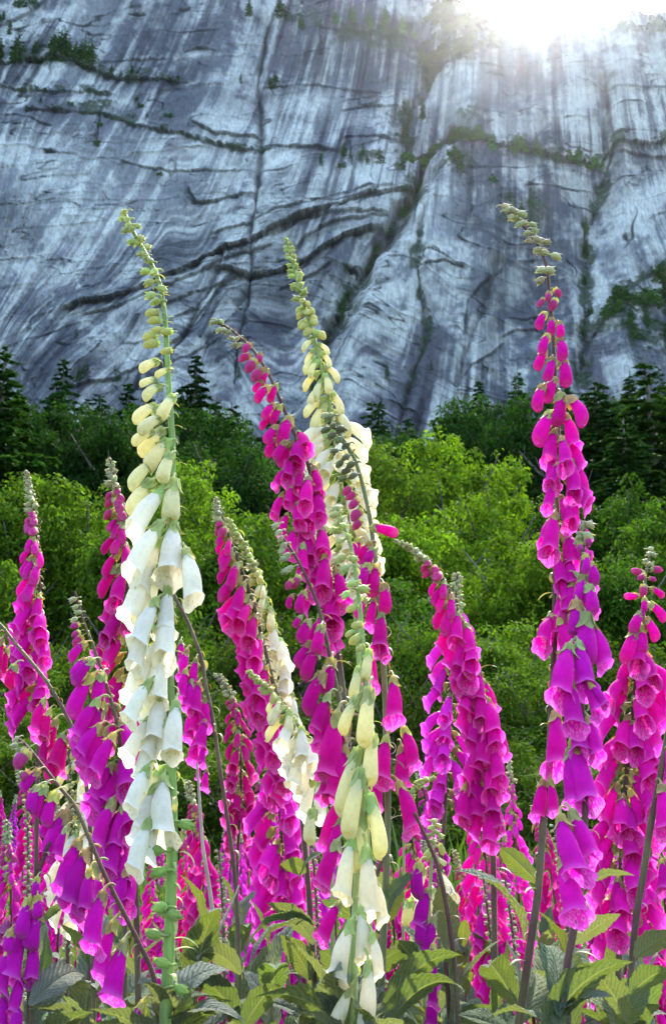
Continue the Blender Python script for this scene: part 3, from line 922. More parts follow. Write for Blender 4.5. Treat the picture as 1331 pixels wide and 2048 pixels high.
def leaf_blade_material():
    m = D.materials.new('foxglove_leaf_blade')
    nt, out = nodes(m)
    oi = N(nt, 'ShaderNodeObjectInfo'); tc = N(nt, 'ShaderNodeTexCoord')
    tt = N(nt, 'ShaderNodeAttribute', attribute_name='tt'); ac = N(nt, 'ShaderNodeAttribute', attribute_name='across')
    ge = N(nt, 'ShaderNodeNewGeometry')
    nz = N(nt, 'ShaderNodeTexNoise', i_Scale=22.0, i_Detail=6.0, i_Roughness=.7)
    nt.links.new(tc.outputs['Object'], nz.inputs['Vector'])
    ab = mathn(nt, 'ABSOLUTE', ac.outputs['Fac'])
    ph = mathn(nt, 'SUBTRACT', mathn(nt, 'MULTIPLY', tt.outputs['Fac'], 13.0), mathn(nt, 'MULTIPLY', ab, 3.2))
    ph = mathn(nt, 'ADD', ph, mathn(nt, 'MULTIPLY', nz.outputs['Fac'], 1.1))
    fr = mathn(nt, 'ABSOLUTE', mathn(nt, 'SUBTRACT', mathn(nt, 'FRACT', ph), .5))
    side = mathn(nt, 'SUBTRACT', 1.0, mathn(nt, 'MULTIPLY', fr, 5.0, True), True)
    mid = mathn(nt, 'SUBTRACT', 1.0, mathn(nt, 'MULTIPLY', ab, 14.0, True), True)
    vein = mathn(nt, 'MAXIMUM', mathn(nt, 'MULTIPLY', side, .55), mid)
    f = mathn(nt, 'MULTIPLY_ADD', nz.outputs['Fac'], 1.0); nt.nodes[-1].inputs[2].default_value = .5
    c = mixc(nt, 1.0, oi.outputs['Color'], f, 'MULTIPLY')
    under = mixc(nt, .45, c, (.17, .22, .10))
    c = mixc(nt, ge.outputs['Backfacing'], c, under)
    c = mixc(nt, mathn(nt, 'MULTIPLY', side, .5), c, (.030, .062, .018))
    c = mixc(nt, mathn(nt, 'MULTIPLY', mid, .75), c, (.30, .34, .17))
    bs = N(nt, 'ShaderNodeBsdfPrincipled', i_Roughness=.66)
    bs.inputs['Specular IOR Level'].default_value = .25
    bs.inputs['Sheen Weight'].default_value = .15
    hh = mathn(nt, 'SUBTRACT', mathn(nt, 'MULTIPLY', nz.outputs['Fac'], .5), vein)
    bp = N(nt, 'ShaderNodeBump', i_Strength=1.0, i_Distance=.03)
    nt.links.new(hh, bp.inputs['Height']); nt.links.new(bp.outputs[0], bs.inputs['Normal'])
    tr = N(nt, 'ShaderNodeBsdfTranslucent')
    nt.links.new(mixc(nt, 1.0, c, (1.35, 1.25, .4), 'MULTIPLY'), tr.inputs['Color'])
    nt.links.new(c, bs.inputs['Base Color'])
    mx = N(nt, 'ShaderNodeMixShader'); mx.inputs[0].default_value = .22
    nt.links.new(bs.outputs[0], mx.inputs[1]); nt.links.new(tr.outputs[0], mx.inputs[2])
    nt.links.new(mx.outputs[0], out.inputs[0])
    return m


M_PINK = petal_material('pink_petal', True)
M_WHITE = petal_material('white_petal', False)
M_SEPAL = green_material('sepal', .25, .5)
M_STEM = green_material('stem_skin', 0, .2)
nt = M_STEM.node_tree
bs = [n for n in nt.nodes if n.type == 'BSDF_PRINCIPLED'][0]
src = bs.inputs['Base Color'].links[0].from_socket
tc = N(nt, 'ShaderNodeTexCoord')
mp = N(nt, 'ShaderNodeMapping'); mp.inputs['Scale'].default_value = (420, 420, 26)
nz = N(nt, 'ShaderNodeTexNoise', i_Scale=1.0, i_Detail=3.0)
nt.links.new(tc.outputs['Object'], mp.inputs[0]); nt.links.new(mp.outputs[0], nz.inputs['Vector'])
nz2 = N(nt, 'ShaderNodeTexNoise', i_Scale=9.0, i_Detail=3.0)
nt.links.new(tc.outputs['Object'], nz2.inputs['Vector'])
cc_ = mixc(nt, mathn(nt, 'MULTIPLY', mathn(nt, 'SUBTRACT', nz2.outputs['Fac'], .47, True), 4.0, True), src, (.15, .16, .06))
f_ = mathn(nt, 'MULTIPLY_ADD', nz.outputs['Fac'], 1.1); nt.nodes[-1].inputs[2].default_value = .45
nt.links.new(mixc(nt, 1.0, cc_, f_, 'MULTIPLY'), bs.inputs['Base Color'])
bp = N(nt, 'ShaderNodeBump', i_Strength=.5, i_Distance=.0012)
nt.links.new(nz.outputs['Fac'], bp.inputs['Height']); nt.links.new(bp.outputs[0], bs.inputs['Normal'])
M_HAIR = leaf_material('stem_down', (.55, .55, .45), .5, var=.1)
M_BLADE = leaf_blade_material()

# ------------------------------------------------------------------ foxglove meshes, one unit long along +Z


def bell_mesh(name, mat, seed, kind='open', nu=22, ntt=15):
    """tube from its narrow base (z=0) to the mouth; the long spotted lip lies towards +X"""
    rng = np.random.default_rng(seed)
    if kind == 'open':
        T = [0, .05, .12, .22, .34, .46, .58, .68, .77, .85, .91, .95, .98, 1.0, 1.02]
        r0 = np.interp(T, [0, .06, .14, .28, .45, .62, .78, .90, .96, 1.0, 1.02], [.045, .070, .088, .135, .165, .178, .185, .195, .215, .245, .262])
    elif kind == 'young':
        T = [0, .06, .14, .26, .40, .54, .68, .80, .88, .94, .98, 1.0]
        r0 = np.interp(T, [0, .08, .2, .4, .62, .8, .88, .94, .98, 1.0], [.055, .082, .105, .130, .150, .158, .156, .142, .112, .004])
    else:      # a rounded short bud
        T = [0, .08, .2, .34, .5, .66, .8, .9, .97, 1.0]
        r0 = np.interp(T, [0, .1, .3, .5, .7, .85, .95, 1.0], [.10, .18, .27, .295, .285, .235, .14, .01])
    T = np.array(T); n = len(T)
    fl_, ln_ = rng.uniform(.75, 1.25), rng.uniform(.93, 1.07)
    if kind == 'open':
        r0 = r0 * np.where(np.array(T) > .86, 1 + (fl_ - 1) * sstep(.86, 1.0, np.array(T)) * .6, 1) * rng.uniform(.86, .96)
    th = np.linspace(0, 2 * math.pi, nu, endpoint=False)
    TT, TH = np.meshgrid(T, th, indexing='ij')
    RR = np.repeat(r0[:, None], nu, 1)
    lowc = np.cos(TH)
    ph = rng.uniform(-.3, .3, 6)
    Z = TT.copy()
    if kind == 'open':
        g = sstep(.35, 1.0, TT)
        Z += .105 * g * lowc - .02 * g
        w = sstep(.84, 1.02, TT)
        lobe = (1.0 * np.exp(-((TH) / .52) ** 2) + 1.0 * np.exp(-((TH - 2 * math.pi) / .52) ** 2)) * 1.2
        for cth, aa in ((1.25, .55), (2 * math.pi - 1.25, .55), (2.6, .35), (2 * math.pi - 2.6, .35)):
            lobe += aa * np.exp(-((TH - cth) / .38) ** 2)
        Z += w * rng.uniform(.06, .11) * (lobe - .35)
        RR *= 1 + w * (.16 * (lobe - .4) + .05 * np.sin(5 * TH + ph[0] * 8) + .035 * np.sin(9 * TH + ph[1] * 9))
        RR *= 1 + .05 * sstep(.2, .6, TT) * np.maximum(lowc, 0) * (1 - w)
        RR *= 1 + .035 * np.sin(3 * TH + ph[3] * 9 + 4 * TT) * sstep(.2, .5, TT)
        RR *= 1 + .025 * np.sin(5 * TH + ph[2] * 5) * sstep(.1, .4, TT)
        flat = .94
    else:
        RR *= 1 + .03 * np.sin(5 * TH + ph[0] * 5)
        Z += .06 * sstep(.7, 1, TT) * lowc
        flat = .95
    bend = .05 * np.sin(math.pi * np.clip(TT, 0, 1)) * (.6 + .8 * rng.random())
    X = RR * np.cos(TH) - bend + (.03 * sstep(.5, 1, TT))
    Yv = RR * np.sin(TH) * (1 / flat)
    V_ = np.stack([X, Yv, Z], -1).reshape(-1, 3)
    ii = np.arange(n * nu).reshape(n, nu)
    jj = np.roll(ii, -1, 1)
    F_ = np.stack([ii[:-1], jj[:-1], jj[1:], ii[1:]], -1).reshape(-1, 4)
    me_ = mesh_np(name, V_, F_, [mat], smooth=True)
    pattr(me_, 'tt', TT.ravel()); pattr(me_, 'low', lowc.ravel()); pattr(me_, 'ang', np.where(TH > math.pi, TH - 2 * math.pi, TH).ravel())
    return me_


def blade_np(L, W, nlen=7, curl=0.0, cup=.25, pw=.9):
    """a small pointed blade along +Z, curling towards +Y"""
    vs_, fs_ = [], []
    a = 0; y = z = 0.0
    for i in range(nlen + 1):
        t = i / nlen
        w_ = W * (math.sin(math.pi * min(1, t * .93 + .07) ** pw) ** .8) if t < 1 else 0.0008
        nx = 2
        for k in range(-1, 2):
            vs_.append((k * w_ * .5, y + cup * abs(k) * w_ * .5 * math.cos(a), z - cup * abs(k) * w_ * .3 * math.sin(a)))
        a = curl * t
        y += math.sin(a) * L / nlen; z += math.cos(a) * L / nlen
    for i in range(nlen):
        for k in range(2):
            p = i * 3 + k
            fs_.append((p, p + 1, p + 4, p + 3))
    return np.array(vs_), np.array(fs_)


def calyx_mesh(name, seed, sep=.30, wid=.19, ped=.34, hug=.085, opened=.8):
    """five sepals clasping the tube base and the little curved flower stalk"""
    rng = np.random.default_rng(seed)
    parts = []
    for k in range(5):
        a = 2 * math.pi * k / 5 + .3
        v, f = blade_np(sep * rng.uniform(.85, 1.1), wid * rng.uniform(.85, 1.1), 6, curl=opened * rng.uniform(.2, 1.5), cup=-.35)
        c, s = math.cos(a), math.sin(a)
        x = v[:, 0]; y = v[:, 1] + hug
        v2 = np.stack([x * -s + y * c, x * c + y * s, v[:, 2] - .035], -1)
        parts.append((v2, f, 0))
    t = np.linspace(0, 1, 6)
    pth = np.stack([ped * .8 * t ** 1.5, 0 * t, -.02 - ped * .55 * np.sin(t * 2.0)], -1)
    v, f = tube_np(pth, np.interp(t, [0, .2, 1], [.06, .026, .022]), 6)
    parts.append((v, f, 0))
    V_, F_, _ = cat_mesh(parts)
    return mesh_np(name, V_, F_, [M_SEPAL], smooth=True)


def green_bud_mesh(name, seed):
    rng = np.random.default_rng(seed)
    T = np.array([0, .1, .25, .42, .6, .76, .9, 1.0]); nu = 15
    r0 = np.interp(T, [0, .15, .45, .7, .9, 1.0], [.10, .26, .335, .25, .09, .01])
    th = np.linspace(0, 2 * math.pi, nu, endpoint=False)
    TT, TH = np.meshgrid(T, th, indexing='ij')
    RR = r0[:, None] * (1 + .13 * np.abs(np.sin(2.5 * TH + .4)) - .06)
    V_ = np.stack([RR * np.cos(TH), RR * np.sin(TH), TT], -1).reshape(-1, 3)
    ii = np.arange(len(T) * nu).reshape(len(T), nu); jj = np.roll(ii, -1, 1)
    F_ = np.stack([ii[:-1], jj[:-1], jj[1:], ii[1:]], -1).reshape(-1, 4)
    parts = [(V_, F_, 0)]
    t = np.linspace(0, 1, 5)
    v, f = tube_np(np.stack([.5 * t ** 1.5, 0 * t, .05 - .5 * np.sin(t * 1.9)], -1), np.interp(t, [0, 1], [.09, .06]), 5)
    parts.append((v, f, 0))
    for k in range(3):      # loose sepal tips
        v, f = blade_np(.95, .36, 5, curl=.35, cup=-.3)
        a = 2.1 * k + rng.uniform(-.3, .3); c, s = math.cos(a), math.sin(a)
        y = v[:, 1] + .28
        parts.append((np.stack([v[:, 0] * -s + y * c, v[:, 0] * c + y * s, v[:, 2] + .05], -1), f, 0))
    V_, F_, _ = cat_mesh(parts)
    return mesh_np(name, V_, F_, [M_SEPAL], smooth=True)


def bract_mesh(name, curl):
    v, f = blade_np(1.0, .17, 8, curl=curl, cup=-.3)
    me_ = mesh_np(name, v, f, [M_SEPAL], smooth=True)
    return me_


def leaf_mesh(name, seed, arch, wavy=.07, nlen=66, nw=14, cup=.30):
    """big foxglove leaf: base at the origin, running along +X, width 1 (scaled later), upper side +Z"""
    rng = np.random.default_rng(seed)
    t = np.linspace(0, 1, nlen + 1)
    ang = arch * (t ** 1.2) - arch * .35
    dx = np.cos(ang) / nlen; dz = -np.sin(ang) / nlen
    X0 = np.concatenate([[0], np.cumsum(dx[:-1])]); Z0 = np.concatenate([[0], np.cumsum(dz[:-1])])
    w_ = .43 * np.clip(np.sin(math.pi * np.clip(t, 0, 1) ** .86), 0, 1) ** .95
    w_ = w_ * (1 + .05 * np.sin(t * 40 + seed)) + .035 * (1 - t) ** 2
    w_[-1] = .004
    u = np.linspace(-1, 1, nw + 1)
    TT, UU = np.meshgrid(t, u, indexing='ij')
    W_ = w_[:, None]
    zz = Z0[:, None] + cup * .30 * np.abs(UU) * W_ * (1 - .3 * np.abs(UU)) + wavy * .5 * np.sin(TT * 17 + seed + 2 * np.sign(UU)) * UU ** 2 * W_
    ph_ = TT * 13 - np.abs(UU) * 3.2
    zz += .055 * np.abs(np.sin(math.pi * ph_)) ** .7 * W_ * np.clip(np.abs(UU) * 5, 0, 1) + .02 * (fbm(TT * 40, UU * 7 + 9, 180 + seed, 2) - .5) * W_
    w_ = w_ * (1 + .035 * np.abs(np.sin(math.pi * t * 26)))
    W_ = w_[:, None]
    Vx = X0[:, None] + 0 * UU
    V_ = np.stack([Vx, UU * W_ + .03 * np.sin(TT * 3 + seed), zz], -1).reshape(-1, 3)
    ii = np.arange(V_.shape[0]).reshape(nlen + 1, nw + 1)
    F_ = np.stack([ii[:-1, :-1], ii[1:, :-1], ii[1:, 1:], ii[:-1, 1:]], -1).reshape(-1, 4)
    me_ = mesh_np(name, V_, F_, [M_BLADE], smooth=True)
    pattr(me_, 'tt', TT.ravel()); pattr(me_, 'across', UU.ravel())
    return me_


OPEN = {m.name: [bell_mesh('open_bell', m, 10 + i, 'open') for i in range(8)] for m in (M_PINK, M_WHITE)}
YOUNG = {m.name: [bell_mesh('closed_bell', m, 20 + i, 'young', 16) for i in range(4)] for m in (M_PINK, M_WHITE)}
ROUND = {m.name: [bell_mesh('round_bud', m, 30 + i, 'bud', 14) for i in range(2)] for m in (M_PINK, M_WHITE)}
CALYX = [calyx_mesh('calyx', 40 + i) for i in range(3)]
CALYX_Y = [calyx_mesh('calyx', 45 + i, sep=.36, wid=.26, hug=.115, ped=.4, opened=.5) for i in range(2)]
CALYX_B = [calyx_mesh('calyx', 50 + i, sep=.66, wid=.44, hug=.285, ped=.75, opened=-.5) for i in range(2)]
GBUD = [green_bud_mesh('green_bud', 60 + i) for i in range(3)]
BRACT = [bract_mesh('bract', c) for c in (1.4, 2.4, 3.6, 4.6)]
LEAF = [leaf_mesh('leaf', i, a) for i, a in enumerate((.5, 1.1, 1.7, .9))]

# plain sprigs of the same flowers for the far crowd: a coarser bell with its calyx in one mesh


def far_bell(mat, seed):
    a = bell_mesh('bell', mat, seed, 'open', 12)
    return a


FAR = {m.name: [bell_mesh('far_bell', m, 70 + i, 'open', 12) for i in range(2)] for m in (M_PINK, M_WHITE)}

XV = Vector((1, 0, 0)); UV_ = Vector((0, -SP, CP)); FV = Vector((0, CP, SP))


def frame(pos, axis, lip, s, sw=1.0):
    z = axis.normalized()
    x = (lip - z * lip.dot(z)).normalized()
    y = z.cross(x)
    return Matrix(((x.x * s * sw, y.x * s * sw, z.x * s, pos.x), (x.y * s * sw, y.y * s * sw, z.y * s, pos.y), (x.z * s * sw, y.z * s * sw, z.z * s, pos.z), (0, 0, 0, 1)))


def child(name, data, plant, mat4, colr, parent=None):
    o = D.objects.new(name, data); COL.objects.link(o)
    if parent is None:
        o.parent = plant
        o.matrix_basis = Matrix.Translation(-plant.location) @ mat4
    else:
        o.parent = parent
    o.color = (*colr, 1)
    return o


def smooth_path(pts, n=46):
    """Catmull-Rom through the traced stem points"""
    p = np.array(pts, float)
    p = np.concatenate([[2 * p[0] - p[1]], p, [2 * p[-1] - p[-2]]])
    outp = []
    segs = len(p) - 3
    for i in range(segs):
        for t in np.linspace(0, 1, 8, endpoint=False):
            a, b, c, d = p[i:i + 4]
            outp.append(.5 * ((2 * b) + (c - a) * t + (2 * a - 5 * b + 4 * c - d) * t * t + (3 * b - a - 3 * c + d) * t ** 3))
    outp.append(p[-2])
    return np.array(outp)


def jit(c, a=.12):
    k = 1 + random.uniform(-a, a)
    return tuple(max(0, min(1, v * k * (1 + random.uniform(-a, a) * .5))) for v in c)


MAG = (.62, .008, .46)          # magenta
PUR = (.52, .020, .50)          # purple-pink
DEEP = (.42, .005, .170)         # deep crimson-magenta
PALE = (.70, .100, .440)         # pale pink
WHT = (.90, .89, .80)
CRM = (.86, .82, .30)
STEM_P = (.085, .040, .032)
STEM_G = (.22, .30, .085)
GRN = (.38, .44, .14)


class Plant:
    def __init__(s, pts, Y, label, kind='pink', colr=MAG, stem=None, wbase=14, wtip=4, lean=0.0, group=None, name='foxglove'):
        s.path = smooth_path(pts)
        s.arc = np.concatenate([[0], np.cumsum(np.hypot(*np.diff(s.path, axis=0).T))])
        s.Y = Y; s.lean = lean
        s.wither = False
        s.kind = kind; s.mat = (M_PINK if kind == 'pink' else M_WHITE).name
        s.colr = colr
        s.stemc = stem or (STEM_P if kind == 'pink' else STEM_G)
        W_ = [np.array(s.at(a)) for a in s.arc]
        e = W_[-1]
        gz = ground_z(e[0], Y)
        for f in (.35, .7, 1.0):
            if e[2] > gz + .05:
                W_.append(np.array([e[0] + .02 * f, e[1] + .01 * f, e[2] + (gz - .02 - e[2]) * f]))
        root = W_[-1]
        s.root = D.objects.new(name, None); COL.objects.link(s.root)
        s.root.empty_display_size = .1
        s.root.location = (root[0], root[1], gz)
        m1 = mpp(665, 1200, Y)
        rad = np.interp(np.arange(len(W_)), [0, len(s.arc) * .25, len(s.arc) * .55, len(s.arc) - 1, len(W_)], [wtip / 2, wtip * .5 + wbase * .07, wtip * .4 + wbase * .20, wbase * .46, wbase * .52]) * m1
        v, f = tube_np(np.array(W_) - np.array(s.root.location), rad, 10)
        if Y < .96:
            # soft down standing off the stem
            Wl = np.array(W_) - np.array(s.root.location)
            nh = 2600
            q = RNG.random(nh) * (len(Wl) - 8)
            i0 = q.astype(int); fr = (q - i0)[:, None]
            ctr = Wl[i0] * (1 - fr) + Wl[i0 + 1] * fr
            dr = unit(RNG.normal(size=(nh, 3)) * np.array([1, 1, .35]))
            ln = RNG.uniform(.0006, .0018, nh)[:, None]
            rr_ = rad[i0][:, None] * .85
            tip = ctr + dr * (rr_ + ln) + np.array([0, 0, .0003])
            sd_ = unit(np.cross(dr, RNG.normal(size=(nh, 3)))) * .00010
            hv = np.stack([ctr + dr * rr_ - sd_, ctr + dr * rr_ + sd_, tip + sd_ * .3, tip - sd_ * .3], 1).reshape(-1, 3)
            v, f, mi = cat_mesh([(v, f, 0), (hv, np.arange(nh * 4).reshape(nh, 4), 1)])
            ms = mesh_np('stem', v, f, [M_STEM, M_HAIR], smooth=True, mat_idx=mi)
            pattr(ms, 'tint', np.full(len(v), .5))
        else:
            ms = mesh_np('stem', v, f, [M_STEM], smooth=True)
        o = link('stem', ms, s.root)
        o.color = (*s.stemc, 1)
        tag(s.root, label, 'foxglove', group)
        s.k = 0

    def at(s, a):
        px = np.interp(a, s.arc, s.path[:, 0]); py = np.interp(a, s.arc, s.path[:, 1])
        return P(px, py, s.Y + s.lean * (1 - a / s.arc[-1]))

    def petal(s, kd, young=0.0):
        c = s.colr
        if s.kind == 'white':
            c = tuple(c[i] * (1 - young) + CRM[i] * young for i in range(3))
            return jit(c, .04)
        if young == 0 and s.wither and random.random() < .05:
            c = (.36, .20, .16)          # a withered one
        c = (min(.84, c[0] * 1.22), c[1] * .4, min(.86, c[2] * 1.55))
        return jit(c, .12)

    def add(s, pos, axis, lip, L, kd, age=1.0, sw=1.0):
        """one flower or bud with its calyx"""
        s.k += 1
        ax = axis.normalized()
        if kd == 'g':
            g_ = GRN if s.kind != 'pink' else (.33, .34, .17)
            return child('bud', random.choice(GBUD), s.root, frame(pos - ax * L * .5, ax, lip, L), jit(g_, .2))
        sets = {'o': OPEN, 'y': YOUNG, 'b': ROUND, 'f': FAR}[kd]
        cal = {'o': CALYX, 'y': CALYX_Y, 'b': CALYX_B, 'f': None}[kd]
        nm = {'o': 'flower', 'f': 'flower', 'y': 'closed_flower', 'b': 'bud'}[kd]
        pc = s.petal(kd, {'o': .0, 'f': 0, 'y': .55, 'b': 1.0}[kd] * age)
        if kd == 'b':
            mixg = (.40, .42, .14) if s.kind != 'pink' else (.50, .12, .16)
            pc = tuple(pc[i] * .5 + mixg[i] * .5 for i in range(3))
        fl = child(nm, random.choice(sets[s.mat]), s.root, frame(pos, ax, lip, L, sw * random.uniform(.93, 1.08)), pc)
        if cal:
            g_ = (.34, .42, .13) if s.kind != 'pink' else random.choice([(.40, .36, .09), (.30, .32, .12), (.32, .22, .09)])
            child('calyx', random.choice(cal), s.root, None, jit(g_, .2), parent=fl)
        return fl

    def manual(s, txt, dY=-.012):
        """traced flowers: base x, base y, tip x, tip y, kind (open, young, bud, green), optional tilt to the viewer"""
        for row in txt.replace('\n', ';').split(';'):
            q = row.split()
            if len(q) < 5: continue
            bx, by, tx, ty = map(float, q[:4]); kd = q[4]
            tilt = float(q[5]) if len(q) > 5 else {'o': random.uniform(.30, .62), 'y': random.uniform(.15, .45), 'b': .3, 'g': .2}[kd]
            Yp = s.Y + dY * (s.Y / .75) + random.uniform(-.012, .012) + s.lean * .5
            m1 = mpp(bx, by, Yp)
            d2 = Vector((tx - bx, ty - by)); n = d2.length
            ax = (XV * (d2.x / n) - UV_ * (d2.y / n)) * math.cos(tilt) - FV * math.sin(tilt)
            L = n * m1 / math.cos(tilt) / {'o': 1.10, 'y': 1.0, 'b': 1.0, 'g': 1.0}[kd]
            sx = np.interp(by, s.path[:, 1], s.path[:, 0])
            lip = FV * 1.0 + XV * max(-.7, min(.7, (sx - tx) / 60)) + XV * random.uniform(-.25, .25)
            nn = n * s.Y / .75
            s.add(P(bx, by, Yp), ax, lip, L, kd, sw=max(1.0, min(1.5, 1.5 - (nn - 36) / 80 * .5)) if kd == 'y' else 1.0)

    def greens(s, txt, size, dY=-.006):
        for q in txt.split(';'):
            x, y = map(float, q.split()[:2])
            Yp = s.Y + dY + random.uniform(-.006, .006)
            sx = np.interp(y, s.path[:, 1], s.path[:, 0])
            sg = 1 if x > sx else -1
            ax = XV * sg * random.uniform(.6, 1) - UV_ * random.uniform(.0, .7) - FV * random.uniform(-.2, .5)
            s.add(P(x, y, Yp), ax, FV - XV * sg, size * random.uniform(.85, 1.15) * mpp(x, y, Yp), 'g')

    def auto(s, end, fl, budlen, side=-1, start=3, sp=.27, spread=80, mean=None, droop=40, green=.42, far=False, dens=1.3, topgreen=7, skip=0.0, op=1.12):
        """flowers in a spiral pulled round to the viewer and to one side; distances in photo pixels along the stem"""
        a = start; k = random.randint(0, 7)
        mu = -90 + 34 * side if mean is None else mean
        while a < end:
            fr = a / budlen
            base = s.at(a)
            m1 = mpp(665, 1200, s.Y)
            phi = R(mu + spread * math.sin(k * 2.4 + .5 * math.sin(k)) + random.uniform(-10, 10))
            o = Vector((math.cos(phi), math.sin(phi), 0))
            k += 1
            if fr < green:
                L = np.interp(fr, [0, green], [topgreen, .30 * fl]); kd = 'g'; d = R(random.uniform(70, 105)); step = L * .42
            elif fr < .62:
                L = np.interp(fr, [green, .62], [.26 * fl, .42 * fl]); kd = 'b'; d = R(random.uniform(45, 70)); step = L * .36
            elif fr < op:
                L = np.interp(fr, [.62, op], [.48 * fl, .92 * fl]); kd = 'y'; d = R(random.uniform(25, 48)); step = L * .30
            else:
                L = fl * random.uniform(.9, 1.06); kd = 'f' if far else 'o'; d = R(droop + random.uniform(-13, 13)); step = fl * sp
            if far and kd == 'y' and random.random() < .3: kd = 'f'
            a += step / dens
            if random.random() < skip: continue
            L *= m1
            ax = o * math.sin(d) - Vector((0, 0, 1)) * math.cos(d)
            pos = base + o * (L * (.20 if kd != 'g' else .35)) + Vector((0, 0, 1)) * L * .06
            if kd == 'g': pos = pos + ax * L * .3
            s.add(pos, ax, -o + Vector((random.uniform(-.2, .2), 0, 0)), L, kd)

    def bracts(s, n, a0, a1, size, side=1):
        """thin curling bracts down the stem"""
        m1 = mpp(665, 1200, s.Y)
        for i in range(n):
            a = a0 + (a1 - a0) * (i + random.uniform(.1, .9)) / n
            p = s.at(a)
            phi = random.uniform(-70, 70) + (0 if side > 0 else 180)
            o = Vector((math.cos(R(phi)), math.sin(R(phi)), 0))
            ax = (o * .9 + Vector((0, 0, random.uniform(.2, .9)))).normalized()
            down = Vector((0, 0, -1))
            z = ax; y = (down - z * down.dot(z)).normalized(); x = y.cross(z)
            L = size * m1 * random.uniform(.6, 1.2)
            mt = Matrix(((x.x * L, y.x * L, z.x * L, p.x), (x.y * L, y.y * L, z.y * L, p.y), (x.z * L, y.z * L, z.z * L, p.z), (0, 0, 0, 1)))
            c = GRN if s.kind != 'pink' else random.choice([(.20, .19, .09), (.28, .27, .12), (.16, .09, .07)])
            child('bract', random.choice(BRACT), s.root, mt, jit(c, .2))

    def capsules(s, txt, size):
        """green seed capsules left where the lower flowers have fallen"""
        for q in txt.split(';'):
            x, y = map(float, q.split()[:2])
            Yp = s.Y - .008
            sx = np.interp(y, s.path[:, 1], s.path[:, 0])
            sg = 1 if x > sx else -1
            L = size * mpp(x, y, Yp)
            o = s.add(P(x, y, Yp), XV * sg * .9 - UV_ * random.uniform(-.5, .5) - FV * .3, -XV * sg, L, 'g')
            o.name = 'seed_capsule'; o.color = (*jit((.22, .34, .07), .15), 1)

    def leaf(s, bx, by, tx, ty, wpx, roll=0, k=0, colr=(.11, .19, .055), Y=None, out=0.0):
        """a leaf from its base pixel to its tip pixel; out = metres its tip comes towards the viewer"""
        Yp = s.Y if Y is None else Y
        a = P(bx, by, Yp); b = P(tx, ty, Yp - out)
        d = b - a; L = d.length
        x = d.normalized()
        up = Vector((0, 0, 1)) if abs(x.z) < .9 else Vector((0, -1, .2))
        z = (up - x * up.dot(x)).normalized()
        z.rotate(Matrix.Rotation(R(roll), 3, x))
        y = z.cross(x)
        w_ = wpx * mpp(bx, by, Yp)
        me_ = LEAF[k % len(LEAF)]
        if 'chord' not in me_:
            me_['chord'] = float(me_.vertices[len(me_.vertices) - 8].co.x)
            me_['dz'] = float(me_.vertices[len(me_.vertices) - 8].co.z)
        s_ = L / math.hypot(me_['chord'], me_['dz'])
        # turn so that the chord of the arched leaf runs from base to tip
        al = math.atan2(-me_['dz'], me_['chord'])
        x2 = x * math.cos(al) + z * math.sin(al); z2 = -x * math.sin(al) + z * math.cos(al)
        mt = Matrix(((x2.x * s_, y.x * w_, z2.x * s_, a.x), (x2.y * s_, y.y * w_, z2.y * s_, a.y), (x2.z * s_, y.z * w_, z2.z * s_, a.z), (0, 0, 0, 1)))
        return child('leaf', me_, s.root, mt, jit(colr, .12))

# ------------------------------------------------------------------ the foxgloves one can tell apart
WHITE_SPIKE = Plant([(248, 420), (262, 455), (290, 505), (315, 555), (327, 610), (333, 680), (337, 760), (342, 840), (345, 900), (342, 1000), (339, 1100), (338, 1250), (340, 1400), (343, 1550), (345, 1680), (340, 1850), (330, 2060)],
                    .70, 'tallest white foxglove with freckled open bells, thick green stem and leaning green bud tip', 'white', WHT, wbase=25, wtip=7, stem=(.17, .27, .06))
p = WHITE_SPIKE
p.greens('247 425;254 440;243 437;256 452;275 452;250 461;262 459;284 477;262 484;272 487;296 494;280 508;290 514;298 522', 17)
p.greens('290 543;307 545;297 566;325 578;300 591;310 604', 23)
p.manual('''318 625 292 629 b;322 640 297 644 b;328 660 303 663 b;345 662 322 666 b;315 670 287 677 b;318 685 289 692 b;344 700 322 706 b
316 722 283 740 y;340 738 312 753 y;312 758 283 770 y;322 770 289 797 y;347 792 322 838 y;312 812 272 842 y;326 832 282 864 y;306 862 270 886 y;326 860 284 908 y
337 882 297 936 y;342 908 326 962 y;306 925 264 976 y;303 962 261 1026 y;347 960 343 1042 y;328 976 268 1068 o .45;321 1046 264 1152 o .4;348 1048 346 1162 o .5;336 1090 338 1172 o .4;372 1100 395 1208 o .3
304 1140 258 1242 o .3;336 1178 337 1272 o .5;337 1215 338 1322 o .6;313 1200 279 1296 o .5;302 1235 268 1340 o .3;322 1305 322 1408 o .5;300 1300 264 1402 o .4;300 1362 256 1444 o .3;324 1385 318 1486 o .55
303 1435 254 1514 o .35;352 1405 350 1512 o .4;332 1440 346 1512 o .3;306 1475 285 1546 o .4;328 1556 335 1672 o .45;294 1535 262 1618 o .35;312 1572 286 1664 o .45;300 1640 270 1738 o .4;306 1600 272 1690 o .3''')
p.capsules('318 1815;310 1700;316 1745;305 1868;322 1925;375 1650;350 1830;362 1980;330 1645', 34)
p.auto(1230, 104, 20, side=-1, start=690, sp=.62, mean=-176, spread=24, droop=24, dens=1)
p.bracts(26, 60, 520, 26); p.bracts(22, 520, 1150, 40); p.bracts(12, 1150, 1560, 56)

